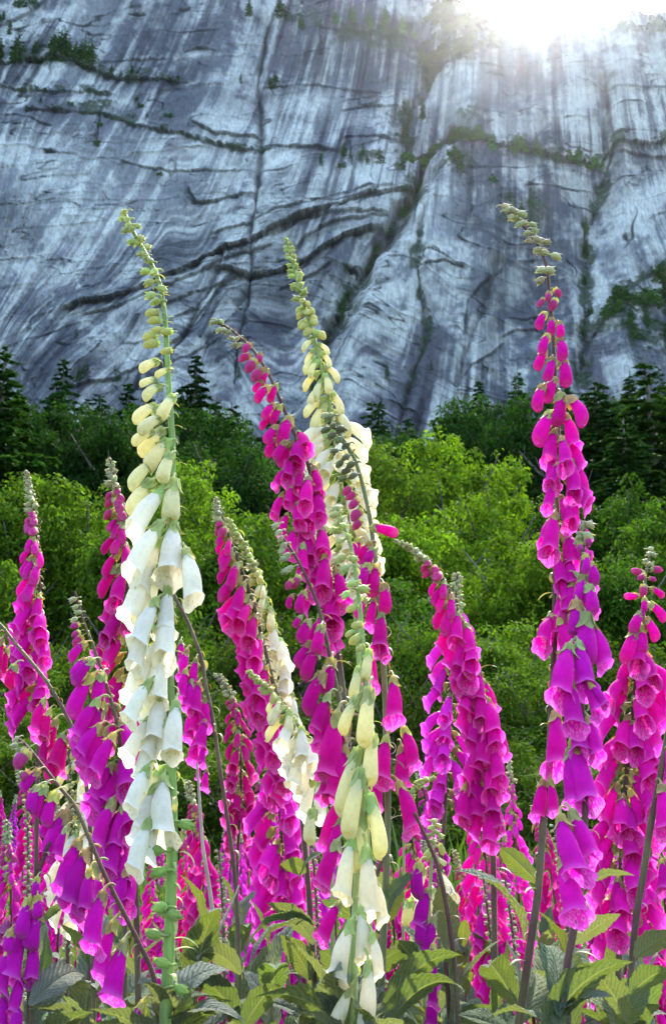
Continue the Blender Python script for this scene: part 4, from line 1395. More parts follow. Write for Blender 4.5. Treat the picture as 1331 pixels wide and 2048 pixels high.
CENTRE = Plant([(418, 643), (450, 652), (480, 675), (510, 705), (535, 745), (560, 800), (585, 860), (607, 905), (624, 960), (637, 1030), (647, 1100), (660, 1180), (675, 1300), (690, 1420), (700, 1560), (706, 1800), (712, 2060)],
               .92, 'magenta foxglove arching over to one side, its drooping bud tip against the pale rock slabs', colr=(0.660, 0.008, 0.226), wbase=14, wtip=5)
p = CENTRE
p.greens('424 646;431 641;442 643;437 660;448 662;456 665;462 676;473 678;468 690;478 690', 15)
p.manual('''500 688 486 705 b;500 710 478 722 b;521 708 516 728 b;512 722 492 744 b;524 738 505 762 b;534 740 521 770 y;524 762 507 782 y;537 773 512 802 y;552 770 539 804 y;548 808 527 838 y;560 812 544 847 y;543 832 521 857 y
579 836 563 888 y;553 853 531 884 y;572 883 549 918 y;551 878 534 912 y;578 887 559 932 y;600 878 589 938 o .7;583 918 574 964 o .6;603 943 596 986 o .7;568 937 548 978 o .3;617 957 611 1020 o .7;583 972 574 1014 o .6;564 988 547 1038 o .35;594 1008 600 1054 o .65
613 1028 611 1084 o .75;574 1028 563 1074 o .4;617 1066 616 1126 o .75;588 1058 580 1114 o .5;650 1112 643 1190 o .55;672 1138 688 1214 o .4;632 1128 622 1192 o .55;654 1178 657 1244 o .5;668 1222 668 1292 o .4;606 1090 606 1150 o .6;640 1230 650 1300 o .5''')
p.auto(690, 74, 20, side=-1, start=300, sp=.34, mean=-120, spread=60, droop=28, dens=1)
p.bracts(16, 40, 420, 24); p.bracts(10, 420, 900, 40)

TALL_RIGHT = Plant([(1008, 412), (1035, 440), (1060, 470), (1080, 500), (1093, 540), (1098, 600), (1104, 660), (1108, 740), (1112, 800), (1115, 870), (1113, 1000), (1110, 1150), (1107, 1300), (1100, 1450), (1095, 1550), (1085, 1650), (1075, 1780), (1055, 1920), (1035, 2060)],
                   .75, 'tallest magenta foxglove, sparse furry bud tip against blue rock and dark bare lower stem', colr=(0.638, 0.010, 0.257), wbase=17, wtip=5)
p = TALL_RIGHT
p.greens('1012 414;1018 420;1026 422;1044 428;1020 434;1031 438;1036 449;1048 446;1066 450;1070 461;1053 466;1056 481;1075 480;1093 484;1072 500;1088 505', 19)
p.greens('1112 513;1080 540;1098 541;1079 561', 24)
p.manual('''1096 585 1092 604 b;1108 578 1120 594 b;1110 600 1097 622 b;1086 598 1074 614 b;1088 626 1074 657 y;1102 638 1097 670 y;1117 644 1119 674 y;1094 670 1079 707 y;1118 678 1121 720 y;1088 702 1071 738 y;1104 716 1091 760 y;1124 720 1128 772 y
1108 758 1088 802 y;1084 772 1069 820 y;1120 788 1111 850 y;1138 796 1162 850 y;1102 826 1070 887 y;1130 830 1144 908 o .3;1108 862 1084 934 o .5;1122 878 1122 944 o .6;1114 928 1090 976 o .5;1140 922 1135 1004 o .6;1150 926 1166 1004 o .3
1108 1028 1086 1116 o .45;1128 1058 1132 1144 o .55;1104 968 1086 1024 o .4;1146 996 1140 1048 o .6;1132 1112 1135 1178 o .6;1154 1046 1180 1086 o .2;1150 1096 1182 1118 o .2;1150 1146 1192 1186 o .2;1122 1186 1106 1284 o .4;1142 1166 1124 1234 o .4;1160 1196 1196 1230 o .2
1110 1426 1099 1538 o .45;1086 1560 1068 1640 o .2;1100 1560 1104 1630 o .2;1118 1240 1128 1310 o .5;1140 1230 1150 1300 o .5''')
p.auto(940, 76, 20, side=1, start=500, sp=.52, mean=-74, spread=56, droop=34, dens=1)
p.bracts(14, 150, 560, 22); p.bracts(22, 560, 1560, 44, -1)

BIG_BELLS = Plant([(1168, 1042), (1166, 1090), (1161, 1150), (1158, 1230), (1160, 1330), (1165, 1450), (1168, 1560), (1168, 1680), (1160, 1770), (1146, 1860), (1130, 1950), (1118, 2060)],
                  .66, 'purple-pink foxglove with the largest, widely spaced bells, standing before the tallest magenta one', colr=(0.605, 0.022, 0.312), wbase=17, wtip=6)
p = BIG_BELLS
p.greens('1180 1050;1166 1052;1176 1072;1160 1072;1157 1085', 22)
p.manual('''1172 1074 1177 1092 b;1160 1086 1156 1104 b;1170 1110 1167 1144 y;1178 1126 1184 1168 y;1166 1152 1154 1204 y;1176 1172 1179 1224 y;1152 1202 1145 1268 y;1168 1228 1165 1324 y .3;1180 1246 1208 1338 o .25;1138 1292 1103 1398 o .45;1156 1286 1160 1380 o .5
1166 1346 1192 1426 o .5;1178 1366 1210 1412 o .3;1138 1362 1136 1456 o .55;1152 1426 1150 1506 o .55;1176 1436 1186 1514 o .5;1144 1486 1167 1606 o .45;1138 1500 1142 1614 o .3;1120 1634 1142 1742 o .55;1142 1622 1178 1714 o .4;1124 1716 1141 1824 o .5''')
p.bracts(10, 20, 300, 22); p.bracts(12, 300, 900, 50)

CREAM = Plant([(672, 1012), (690, 1060), (705, 1110), (715, 1180), (722, 1250), (728, 1330), (732, 1400), (730, 1500), (725, 1600), (718, 1700), (712, 1800), (708, 1900), (705, 2060)],
              .69, 'cream foxglove with pale green buds and long yellowish bells running down to the leaves', 'white', (.88, .84, .66), wbase=18, wtip=6, stem=(.24, .33, .11))
p = CREAM
p.greens('671 1018;676 1026;667 1030;680 1040;672 1048;684 1052;664 1060;674 1062;697 1074;677 1084', 18)
p.greens('707 1118;680 1118;687 1140;701 1168;728 1178;690 1190', 24)
p.manual('''714 1210 692 1222 b;724 1248 702 1252 b;722 1272 698 1286 b;706 1262 690 1272 b;728 1290 712 1300 b
737 1300 727 1358 y;718 1335 704 1394 y;712 1396 682 1464 y;738 1378 726 1484 y .25;744 1470 737 1558 y;716 1500 678 1618 y;724 1540 693 1664 y;738 1590 762 1704 y .25;724 1620 717 1738 y .2;704 1676 680 1796 o .2;732 1698 736 1836 o .2;748 1756 768 1846 o .2
722 1816 726 1920 o .2;702 1844 668 1960 o .2;744 1866 757 1956 o .2;736 1926 730 2056 o .2;702 1972 656 2076 o .2''')
for o in list(p.root.children):
    if o.name.startswith('flower'):
        o.scale = Vector((o.scale.x * .84, o.scale.y * .84, o.scale.z))
    elif o.name.startswith('closed'):
        o.scale = Vector((o.scale.x * .78, o.scale.y * .78, o.scale.z))
p.bracts(12, 60, 420, 26); p.bracts(10, 420, 1000, 40)

DENSE = Plant([(573, 478), (586, 530), (602, 590), (618, 640), (634, 700), (650, 770), (664, 840), (676, 930), (688, 1020), (700, 1120), (712, 1240), (722, 1400), (730, 1600), (736, 1800), (740, 2060)],
              1.02, 'densely packed white foxglove, pale yellow buds above, standing behind the arching magenta one', 'white', (.88, .85, .68), wbase=14, wtip=5, stem=(.26, .36, .09))
p = DENSE
p.auto(700, 74, 330, side=-1, start=2, sp=.165, spread=88, mean=-112, droop=52, green=.38, dens=1.4, topgreen=9)
p.bracts(26, 10, 380, 24)

SEED_TIP = Plant([(650, 828), (680, 870), (705, 910), (722, 960), (738, 1030), (748, 1100), (755, 1160), (760, 1230), (765, 1300), (770, 1400), (772, 1500), (775, 1600), (772, 1750), (765, 1900), (758, 2060)],
                 .86, 'magenta foxglove whose dark brownish bud tip crosses the dense white one, one bud sticking out', colr=(0.616, 0.008, 0.211), wbase=15, wtip=6)
p = SEED_TIP
p.greens('648 832;656 838;664 852;650 860;662 872;684 858;676 880;668 902;690 892;690 915;678 928;700 930;690 942;684 958;704 952', 19)
for o in list(p.root.children)[1:]:
    o.color = (*jit((.12, .13, .055), .2), 1)
p.manual('''702 972 686 990 b;712 985 692 998 b;716 1000 698 1016 b;722 1020 702 1040 b;722 1040 706 1058 b;745 1054 790 1066 y;718 1078 706 1112 y;740 1086 716 1124 y;748 1098 728 1132 y;734 1122 724 1168 y;752 1132 741 1188 y;766 1168 769 1224 y;748 1198 736 1258 o .3
762 1228 755 1304 o .4;728 1198 714 1234 y;742 1296 740 1374 o .4;786 1356 786 1444 o .4;807 1456 828 1540 o .25;772 1476 758 1564 o .4;802 1494 801 1574 o .25;797 1566 828 1660 o .35;757 1536 748 1614 o .3;736 1130 716 1180 y;760 1262 772 1320 o .3''')
p.bracts(16, 60, 420, 28, 1); p.bracts(14, 420, 1000, 44)

HANGER = Plant([(549, 1045), (565, 1075), (589, 1110), (612, 1155), (633, 1204), (647, 1255), (658, 1306), (672, 1370), (686, 1440), (700, 1520), (712, 1620), (720, 1760), (724, 2060)],
               .80, 'magenta foxglove with hanging closed bells on a thin brown stem crossing the arching one', colr=(0.605, 0.008, 0.203), wbase=13, wtip=4)
p = HANGER
p.greens('550 1052;556 1066;560 1078;566 1092;562 1102;572 1112;566 1118;578 1138;568 1144', 18)
p.manual('''584 1160 572 1178 b;598 1152 584 1176 b;584 1190 576 1214 y;608 1184 597 1222 y;602 1232 588 1252 y;617 1242 600 1282 y;642 1252 631 1304 y;624 1286 593 1328 y;634 1296 609 1354 y;662 1318 651 1384 y;644 1346 613 1424 y;656 1390 626 1468 o .2
654 1402 640 1502 o .3;674 1428 655 1566 o .2;690 1496 664 1606 o .2;690 1446 646 1548 y;684 1592 648 1706 o .2;674 1684 636 1776 o .2;668 1530 640 1600 o .3;680 1640 660 1720 o .2''')
p.bracts(12, 40, 300, 26); p.bracts(12, 300, 800, 44)

ARCH_SHORT = Plant([(792, 1082), (812, 1090), (838, 1108), (865, 1135), (890, 1170), (912, 1215), (927, 1255), (945, 1300), (958, 1350), (970, 1420), (978, 1500), (982, 1600), (985, 1700), (988, 1850), (990, 2060)],
                   1.10, 'shorter magenta foxglove whose furry bud tip bows over the yellow-green trees', colr=(0.682, 0.012, 0.250), wbase=13, wtip=4)
p = ARCH_SHORT
p.auto(600, 74, 190, side=-1, start=2, sp=.21, mean=-140, spread=52, droop=28, green=.42, topgreen=9, op=1.05)
p.manual('965 1360 984 1424 o .35;988 1450 1006 1522 o .3;985 1530 1000 1600 o .35;960 1560 950 1640 o .4;976 1590 972 1650 o .3;930 1570 916 1640 o .4', 0)
p.bracts(18, 30, 300, 24); p.bracts(8, 300, 800, 40)

EDGE_SLIM = Plant([(55, 942), (62, 975), (68, 1010), (72, 1060), (78, 1150), (82, 1250), (82, 1350), (78, 1440), (75, 1600), (72, 1800), (70, 2060)],
                  1.25, 'slim pale-lipped magenta foxglove with upright bud tip before the bright trees at the picture edge', colr=(0.682, 0.016, 0.265), wbase=10, wtip=4)
p = EDGE_SLIM
p.auto(490, 66, 205, side=-1, start=2, sp=.21, mean=-128, spread=62, droop=32, green=.40, topgreen=8, op=1.1)
p.bracts(18, 30, 480, 28)

BEHIND_WHITE = Plant([(222, 918), (227, 950), (236, 1000), (243, 1050), (250, 1110), (256, 1200), (258, 1300), (256, 1400), (254, 1500), (252, 1650), (250, 1850), (248, 2060)],
                     1.02, 'deep magenta foxglove tucked close behind the bells of the tallest white one', colr=(0.550, 0.006, 0.164), wbase=12, wtip=4)
p = BEHIND_WHITE
p.auto(520, 78, 185, side=-1, start=2, sp=.27, mean=-112, spread=72, droop=32, green=.34, topgreen=9, op=1.2)
p.bracts(14, 30, 400, 26)

LEAN_LEFT = Plant([(150, 1183), (158, 1210), (168, 1245), (186, 1290), (205, 1345), (222, 1400), (235, 1450), (245, 1520), (255, 1600), (265, 1700), (272, 1800), (278, 2060)],
                  .86, 'purple-magenta foxglove with crooked brown stem leaning between the slim edge one and the tallest white', colr=(0.572, 0.014, 0.281), wbase=13, wtip=4)
p = LEAN_LEFT
p.greens('145 1200;150 1215;155 1225;148 1240', 16)
p.manual('''160 1248 142 1254 b;160 1262 145 1272 b;165 1272 148 1290 b;172 1285 142 1318 y;172 1318 148 1350 y;186 1320 152 1362 y;184 1352 150 1424 y;205 1348 196 1400 y;196 1400 152 1478 o .3;204 1402 176 1490 o .3;200 1450 158 1510 o .4;228 1470 190 1550 o .45;222 1530 186 1600 o .4;216 1500 200 1560 o .5
240 1550 184 1620 o .45;236 1570 210 1660 o .4;248 1610 236 1694 o .5;235 1640 206 1722 o .4;260 1720 236 1790 o .5;246 1660 222 1740 o .5;210 1460 170 1540 o .4;226 1600 196 1690 o .4;252 1740 238 1810 o .4''')
p.auto(600, 88, 20, side=-1, start=250, sp=.34, mean=-125, spread=70, droop=30, dens=1)
p.bracts(20, 20, 560, 26)

FRONT_LEFT = Plant([(30, 1474), (52, 1490), (85, 1530), (120, 1575), (150, 1612), (180, 1680), (210, 1750), (245, 1820), (280, 1890), (306, 1950), (328, 2060)],
                   .72, 'purple foxglove slanting on a straight bare brown stem below the slim edge one', colr=(0.506, 0.014, 0.265), wbase=10, wtip=5)
p = FRONT_LEFT
p.greens('32 1480;28 1492;38 1500;34 1512', 18)
p.manual('''56 1500 34 1534 b;58 1540 46 1560 b;78 1540 48 1576 y;78 1572 66 1618 y;90 1572 71 1628 y;110 1586 97 1644 y;103 1636 86 1668 y;132 1624 102 1710 y;132 1656 116 1714 o .3;158 1682 128 1776 o .45;172 1706 148 1806 o .5;188 1734 162 1836 o .4
206 1786 192 1886 o .5;226 1846 203 1946 o .4;248 1884 230 1988 o .45;286 2004 258 2080 o .4;180 1740 176 1820 o .4''')
p.bracts(26, 30, 640, 34, -1)

CORNER = Plant([(100, 1685), (88, 1715), (76, 1750), (66, 1785), (60, 1850), (60, 1950), (60, 2060)],
               .70, 'purple foxglove with a few big hanging bells in the lowest corner', colr=(0.517, 0.018, 0.296), wbase=12, wtip=5)
p = CORNER
p.manual('''75 1755 74 1792 y;76 1792 78 1834 y;60 1798 50 1864 y;76 1816 65 1894 y;46 1852 34 1950 o .5;70 1884 72 1956 o .5;24 1892 6 1980 o .4;46 1948 38 2020 o .5;12 1984 8 2060 o .4;40 2000 44 2080 o .5;22 1860 20 1900 y''')
p.bracts(8, 10, 300, 40)

THIN_PAIR = Plant([(435, 996), (441, 1020), (448, 1045), (465, 1090), (485, 1145), (505, 1200), (520, 1260), (535, 1320), (550, 1380), (575, 1450), (595, 1550), (610, 1700), (622, 1850), (634, 2060)],
                  1.06, 'magenta foxglove on a thin brown arching stem, front one of the thin pair', colr=(0.660, 0.008, 0.211), wbase=12, wtip=4)
p = THIN_PAIR
p.auto(570, 74, 120, side=-1, start=2, sp=.235, mean=-150, spread=44, droop=30, green=.42, topgreen=9, op=1.5)
p.bracts(16, 30, 520, 26)

PALE_PAIR = Plant([(458, 1038), (472, 1064), (490, 1090), (515, 1145), (533, 1200), (548, 1255), (562, 1310), (578, 1380), (596, 1480), (610, 1640), (618, 1850), (622, 2060)],
                  1.12, 'slim cream foxglove with a long green bud tip, rear one of the thin pair', 'white', (.90, .89, .80), wbase=10, wtip=4, stem=(.26, .36, .10))
p = PALE_PAIR
p.auto(430, 66, 235, side=-1, start=2, sp=.27, mean=-128, spread=50, droop=28, green=.5, topgreen=10, op=1.0)
p.bracts(22, 10, 300, 26)

CREAM_LEAN = Plant([(498, 1342), (520, 1362), (545, 1388), (578, 1425), (610, 1475), (634, 1530), (652, 1620), (662, 1740), (668, 2060)],
                   .95, 'short cream foxglove slanting across the foot of the thin pair, open white bells lowest', 'white', (.90, .89, .80), wbase=9, wtip=4, stem=(.26, .36, .10))
p = CREAM_LEAN
p.auto(210, 66, 130, side=-1, start=2, sp=.30, mean=-128, spread=50, droop=30, green=.5, topgreen=9, op=1.0)
p.manual('590 1480 568 1550 o .3;602 1500 586 1575 o .3;616 1530 600 1600 o .3;628 1560 604 1634 o .3;640 1560 638 1640 o .3;626 1620 618 1680 y', 0)
p.bracts(14, 10, 260, 22)

SHORT_RIGHT = Plant([(1300, 1094), (1296, 1120), (1290, 1150), (1284, 1220), (1276, 1300), (1266, 1400), (1256, 1500), (1245, 1650), (1238, 1850), (1234, 2060)],
                    .98, 'magenta foxglove with upright sparse bud tip and pale-lipped bells beside the big-belled one', colr=(0.682, 0.014, 0.265), wbase=13, wtip=4)
p = SHORT_RIGHT
p.greens('1300 1098;1296 1108;1306 1110;1289 1122;1300 1128', 14)
p.manual('''1284 1146 1260 1140 b;1300 1138 1322 1140 b;1288 1150 1272 1158 b;1296 1156 1310 1160 b;1276 1192 1248 1192 y;1286 1170 1282 1194 b;1300 1176 1324 1192 y;1288 1196 1284 1222 y;1298 1206 1324 1238 y;1280 1226 1258 1260 y;1286 1216 1278 1238 y;1290 1236 1308 1278 y;1282 1252 1276 1304 y;1270 1262 1244 1324 y''')
p.auto(760, 80, 20, side=-1, start=200, sp=.20, mean=-102, spread=78, droop=34)
p.bracts(16, 60, 700, 30)

EDGE_DARK = Plant([(1352, 1380), (1340, 1440), (1328, 1500), (1314, 1580), (1300, 1650), (1285, 1750), (1268, 1860), (1252, 2060)],
                  .80, 'magenta foxglove with a thick dark stem slanting in at the picture edge', colr=(0.638, 0.012, 0.281), wbase=13, wtip=10)
p = EDGE_DARK
p.manual('1322 1572 1314 1660 o .5;1334 1480 1336 1560 o .4;1346 1540 1342 1620 o .4;1340 1700 1322 1780 o .4;1322 1720 1316 1775 o .4;1350 1620 1344 1690 o .4', 0)
p.bracts(10, 60, 560, 40)

TWIN = Plant([(914, 1146), (912, 1175), (912, 1215), (908, 1290), (902, 1370), (897, 1450), (892, 1540), (888, 1640), (880, 1760), (876, 2060)],
             1.55, 'pale purple-pink foxglove close behind the bowing shorter one, its green tip peeping over', colr=(0.660, 0.050, 0.343), wbase=9, wtip=4)
p = TWIN
p.auto(480, 58, 110, side=-1, start=2, sp=.24, mean=-92, spread=80, droop=38, green=.7, topgreen=10, op=1.0)

BEHIND_STEM = Plant([(222, 965), (237, 991), (264, 1035), (300, 1095), (335, 1160), (355, 1204), (379, 1252), (402, 1316), (412, 1373), (426, 1441), (440, 1540), (455, 1640), (468, 1740), (476, 1860), (480, 2060)],
                    1.30, 'magenta foxglove with a long thin slanting stem that passes behind the tallest white one', colr=(0.616, 0.012, 0.265), wbase=9, wtip=5)
p = BEHIND_STEM
p.manual('362 1282 368 1330 o .4;374 1300 366 1360 o .4;392 1318 384 1376 o .4;384 1360 376 1420 o .4;398 1366 392 1430 o .4;412 1396 412 1456 o .4;396 1410 388 1470 o .4;384 1420 378 1480 o .4;410 1440 400 1500 o .4;396 1470 386 1525 o .4;408 1490 404 1530 o .4;372 1340 364 1400 o .4;400 1530 396 1560 o .3;414 1540 410 1580 o .3', 0)
p.bracts(20, 60, 800, 34)

OFF_EDGE = Plant([(-40, 1220), (0, 1248), (30, 1285), (84, 1350), (115, 1397), (140, 1445), (158, 1490), (172, 1560), (182, 1700), (188, 2060)],
                 1.0, 'deep pink foxglove whose slanting stem enters at the picture edge under the slim one', colr=(0.572, 0.006, 0.156), wbase=9, wtip=5)
p = OFF_EDGE
p.manual('4 1280 -4 1350 o .3;16 1300 8 1356 o .3;-4 1270 -14 1330 o .3;30 1330 20 1375 y;88 1400 76 1465 o .4;100 1420 92 1480 o .4;112 1440 98 1510 o .4;126 1470 112 1536 o .4;132 1480 124 1545 o .4;96 1470 88 1524 o .4;112 1500 104 1556 y', 0)
p.bracts(18, 40, 520, 30)

LOW_MID = Plant([(560, 1470), (556, 1520), (558, 1600), (564, 1700), (572, 1850), (578, 2060)],
                1.45, 'bright magenta foxglove low between the cream slanting one and the slim crimson one', colr=(0.660, 0.016, 0.296), wbase=9, wtip=4)
p = LOW_MID
p.auto(360, 70, 46, side=-1, start=2, sp=.22, mean=-98, spread=80, droop=34)
p.bracts(10, 20, 300, 24)

CRIMSON = Plant([(434, 1348), (450, 1368), (464, 1400), (474, 1440), (480, 1500), (482, 1570), (478, 1650), (474, 1760), (472, 2060)],
                1.55, 'slim crimson foxglove with a bent-over withered tip between the thin pair and the white spike', colr=(0.506, 0.006, 0.133), wbase=7, wtip=3)
p = CRIMSON
p.auto(330, 46, 120, side=1, start=2, sp=.27, mean=-96, spread=70, droop=28, green=.5, topgreen=8, op=1.3)
p.bracts(12, 10, 300, 20)

DARK_LOW = Plant([(828, 1625), (842, 1655), (858, 1690), (874, 1730), (888, 1790), (900, 1860), (910, 1950), (916, 2060)],
                 .82, 'purple foxglove with a thin dark stem and narrow bells hanging low over the leaves', colr=(0.462, 0.010, 0.234), wbase=11, wtip=5)
p = DARK_LOW
p.manual('838 1728 832 1786 y;856 1780 832 1856 o .3;868 1836 846 1912 o .4;866 1890 858 1960 o .4;868 1950 862 2010 o .3;872 1980 856 2056 o .3;846 1830 838 1880 y', 0)
p.bracts(8, 40, 380, 40)

WHITE_LOW = Plant([(868, 1640), (866, 1680), (862, 1730), (858, 1800), (852, 1900), (848, 2060)],
                  .98, 'ragged cream foxglove with wide open bells low beside the thin dark stem', 'white', (.88, .84, .60), wbase=9, wtip=4, stem=(.24, .34, .10))
p = WHITE_LOW
p.greens('868 1642;876 1652;862 1656;872 1664;882 1672;858 1670;866 1684', 15)
p.manual('878 1688 886 1708 b;862 1700 846 1716 b;872 1716 890 1726 y;850 1740 826 1780 o .6;878 1746 904 1790 o .7;866 1780 870 1834 o .8;884 1808 896 1852 o .6;846 1790 824 1850 o .4;832 1846 830 1904 y;820 1800 812 1850 y', 0)

LONE = Plant([(770, 1700), (752, 1752), (730, 1800), (716, 1880), (712, 2060)], .84, 'nearly bare foxglove stalk carrying one magenta bell that points sideways over the leaves', colr=(0.605, 0.010, 0.234), wbase=9, wtip=6)
LONE.manual('678 1806 636 1882 o .2', 0)
LONE.bracts(5, 30, 250, 50, -1)

PALE_BEHIND = Plant([(168, 1475), (160, 1520), (158, 1580), (160, 1660), (150, 1760), (140, 1880), (136, 2060)], 1.3, 'cream foxglove half hidden behind the crooked brown stem and the slanting purple one', 'white', (.88, .85, .72), wbase=9, wtip=4)
PALE_BEHIND.auto(330, 62, 60, side=-1, start=2, sp=.3, mean=-95, spread=75, droop=34, green=.4, topgreen=9)

GREEN_HOOK = Plant([(868, 1556), (846, 1562), (826, 1580), (814, 1604), (808, 1650), (806, 1800), (806, 2060)], 1.15, 'small green seed-laden foxglove tip hooked over beside the seed-tipped magenta one', 'white', WHT, wbase=6, wtip=3)
GREEN_HOOK.auto(110, 40, 300, side=-1, start=2, green=.9, topgreen=12, mean=-90, spread=80)

# a dry pale stick standing in the flowers
stick_pts = [P(x, y, 1.2) for x, y in [(394, 1526), (399, 1600), (405, 1690), (418, 1770), (426, 1830), (430, 1900), (432, 2010), (432, 2060)]]
e = stick_pts[-1]; stick_pts.append(Vector((e.x, e.y, ground_z(e.x, e.y) - .02)))
ro = Vector((e.x, e.y, ground_z(e.x, e.y)))
m = bark_material('dry_stalk', (.22, .18, .13), (.50, .44, .36), 60)
st = D.objects.new('dry_stick', None); COL.objects.link(st); st.location = ro; st.empty_display_size = .1
v, f = tube_np(np.array(stick_pts) - np.array(ro), np.array([2.5, 3, 3.5, 4, 4.5, 5, 5.5, 6, 6]) * mpp(430, 1800, 1.2), 7)
link('stalk', mesh_np('stalk', v, f, [m], smooth=True), st)
v, f = tube_np(np.array([P(x, y, 1.2) for x, y in [(431, 1880), (446, 1842), (466, 1802), (478, 1770)]]) - np.array(ro), np.array([3.5, 3, 2.4, 1.5]) * mpp(430, 1800, 1.2), 6)
link('twig', mesh_np('twig', v, f, [m], smooth=True), st)
tag(st, 'dry pale forked stick standing among the foxgloves beside the tallest white one', 'dry stick')

# ------------------------------------------------------------------ the big leaves at the foot
LG = (.115, .205, .072); LY = (.17, .24, .045); LS = (.225, .285, .200)
for (pl, bx, by, tx, ty, w_, roll, k, c, Yl, outm) in [
    (TALL_RIGHT, 1046, 1880, 908, 1742, 66, -28, 1, LS, .86, .05),
    (BIG_BELLS, 1085, 2075, 1268, 1925, 105, -34, 1, LG, .66, .03),
    (TALL_RIGHT, 1066, 2060, 1092, 1905, 84, 70, 3, LY, .74, .02),
    (BIG_BELLS, 1112, 2000, 1160, 1905, 78, 60, 0, LY, .80, .0),
    (BIG_BELLS, 1130, 1905, 1180, 1925, 46, 30, 0, LG, .85, .0),
    (BIG_BELLS, 1146, 1890, 1240, 1828, 56, -40, 0, LS, .70, .02),
    (BIG_BELLS, 1160, 1782, 1268, 1752, 40, -35, 1, LS, .74, .0),
    (EDGE_DARK, 1268, 1915, 1350, 1862, 62, -40, 0, LS, .78, .03),
    (EDGE_DARK, 1258, 1990, 1350, 1945, 66, -36, 1, LG, .74, .03),
    (EDGE_DARK, 1240, 2060, 1300, 1960, 56, 58, 1, LY, .80, 0),
    (TALL_RIGHT, 1078, 1770, 1000, 1696, 46, 60, 1, LY, .95, .03),
    (TALL_RIGHT, 1040, 2000, 1010, 1880, 74, 74, 0, LS, .90, .0),
    (ARCH_SHORT, 990, 1940, 1012, 1878, 40, 60, 1, LY, 1.0, .0),
    (SEED_TIP, 768, 1855, 840, 1742, 62, 52, 1, LG, .84, .02),
    (SEED_TIP, 772, 1850, 800, 1735, 60, 66, 0, LY, .90, .0),
    (SEED_TIP, 765, 2010, 925, 1912, 62, -36, 1, LG, .78, .05),
    (SEED_TIP, 762, 2070, 930, 1986, 66, -34, 2, LG, .74, .05),
    (SEED_TIP, 770, 1800, 740, 1740, 70, 60, 0, LS, .95, 0),
    (HANGER, 720, 1960, 800, 1900, 90, -30, 0, LG, .95, .03),
    (CREAM, 700, 2080, 508, 1996, 96, 28, 1, LG, .70, .04),
    (CREAM, 700, 2090, 590, 2024, 48, 24, 0, LS, .66, .03),
    (THIN_PAIR, 626, 1890, 534, 1806, 56, 40, 1, LS, .98, .02),
    (THIN_PAIR, 632, 1850, 490, 1920, 46, 30, 2, LG, .98, .05),
    (THIN_PAIR, 634, 1860, 500, 1945, 38, 20, 2, LS, .94, .05),
    (THIN_PAIR, 612, 1745, 560, 1728, 44, 60, 1, LY, 1.02, 0),
    (THIN_PAIR, 600, 1760, 652, 1704, 34, 36, 1, LG, 1.0, .02),
    (PALE_PAIR, 622, 1960, 560, 1870, 70, 60, 0, LY, 1.05, 0),
    (HANGER, 722, 1850, 640, 1800, 64, 30, 0, LG, .98, .02),
    (HANGER, 722, 2000, 640, 1900, 80, 50, 1, LG, 1.0, .02),
    (BEHIND_STEM, 480, 1950, 396, 1920, 60, 36, 2, LS, 1.1, .05),
    (BEHIND_STEM, 480, 2050, 380, 1950, 66, 40, 1, LG, 1.1, .05),
    (BEHIND_STEM, 482, 2060, 560, 1970, 60, -40, 1, LG, 1.0, .03),
    (CORNER, 62, 2000, 172, 1968, 42, -50, 1, LY, .76, .0),
    (FRONT_LEFT, 190, 2090, 52, 2020, 64, 24, 1, LS, .70, .03),
    (LEAN_LEFT, 278, 2060, 214, 1996, 56, 30, 0, LG, .84, .02),
    (LEAN_LEFT, 276, 1960, 135, 1916, 44, 30, 2, LS, .88, .03),
    (EDGE_SLIM, 74, 1860, 152, 1804, 26, -40, 1, LG, 1.0, .0),
    (EDGE_SLIM, 72, 1990, 92, 1860, 46, 66, 0, LG, 1.1, .0),
    (WHITE_SPIKE, 336, 2040, 372, 1960, 44, 60, 2, LY, .70, .0),
    (WHITE_SPIKE, 338, 2090, 440, 2030, 50, -34, 1, LG, .74, .03),
    (FRONT_LEFT, 250, 2100, 130, 2058, 60, 30, 0, LG, .74, .04),
    (DARK_LOW, 914, 2060, 980, 2010, 60, -40, 0, LG, .84, .02),
    (DARK_LOW, 910, 2000, 840, 1900, 70, 40, 1, LG, .95, .02),
    (WHITE_LOW, 850, 1960, 790, 1880, 84, 36, 0, LG, .98, .02),
    (WHITE_LOW, 850, 2040, 920, 1930, 70, -40, 0, LS, 1.0, .02),
    (SHORT_RIGHT, 1236, 1960, 1190, 1890, 60, 50, 0, LG, 1.0, .0),
    (SHORT_RIGHT, 1236, 2060, 1320, 2010, 70, -36, 0, LG, .95, .02),
    (EDGE_DARK, 1256, 2090, 1200, 2020, 60, 40, 0, LG, .85, .02),
]:
    pl.leaf(bx, by, tx, ty, w_, roll, k, c, Yl, outm)

NAMED = [WHITE_SPIKE, CENTRE, TALL_RIGHT, BIG_BELLS, CREAM, DENSE, SEED_TIP, HANGER, ARCH_SHORT, EDGE_SLIM, BEHIND_WHITE, LEAN_LEFT, FRONT_LEFT, CORNER, THIN_PAIR, PALE_PAIR, CREAM_LEAN, SHORT_RIGHT, EDGE_DARK, BEHIND_STEM]
# more leaves round the foot of the named plants, below the bells
for pl in NAMED:
    base = pl.path[-1]
    for i in range(5):
        y0 = 2060 + random.uniform(-70, 40) + 60 * (i > 2); a = random.uniform(0, 6.28)
        L = random.uniform(90, 170) * .8 / pl.Y
        pl.leaf(base[0], y0 + 20, base[0] + math.cos(a) * L, y0 - abs(math.sin(a)) * L * .6, 66 * .8 / pl.Y, random.uniform(-45, 45), i, random.choice([LG, LG, LS, LS, LY]), pl.Y + random.uniform(-.02, .05), math.sin(a) * .08)

# ------------------------------------------------------------------ the crowd of foxgloves further back


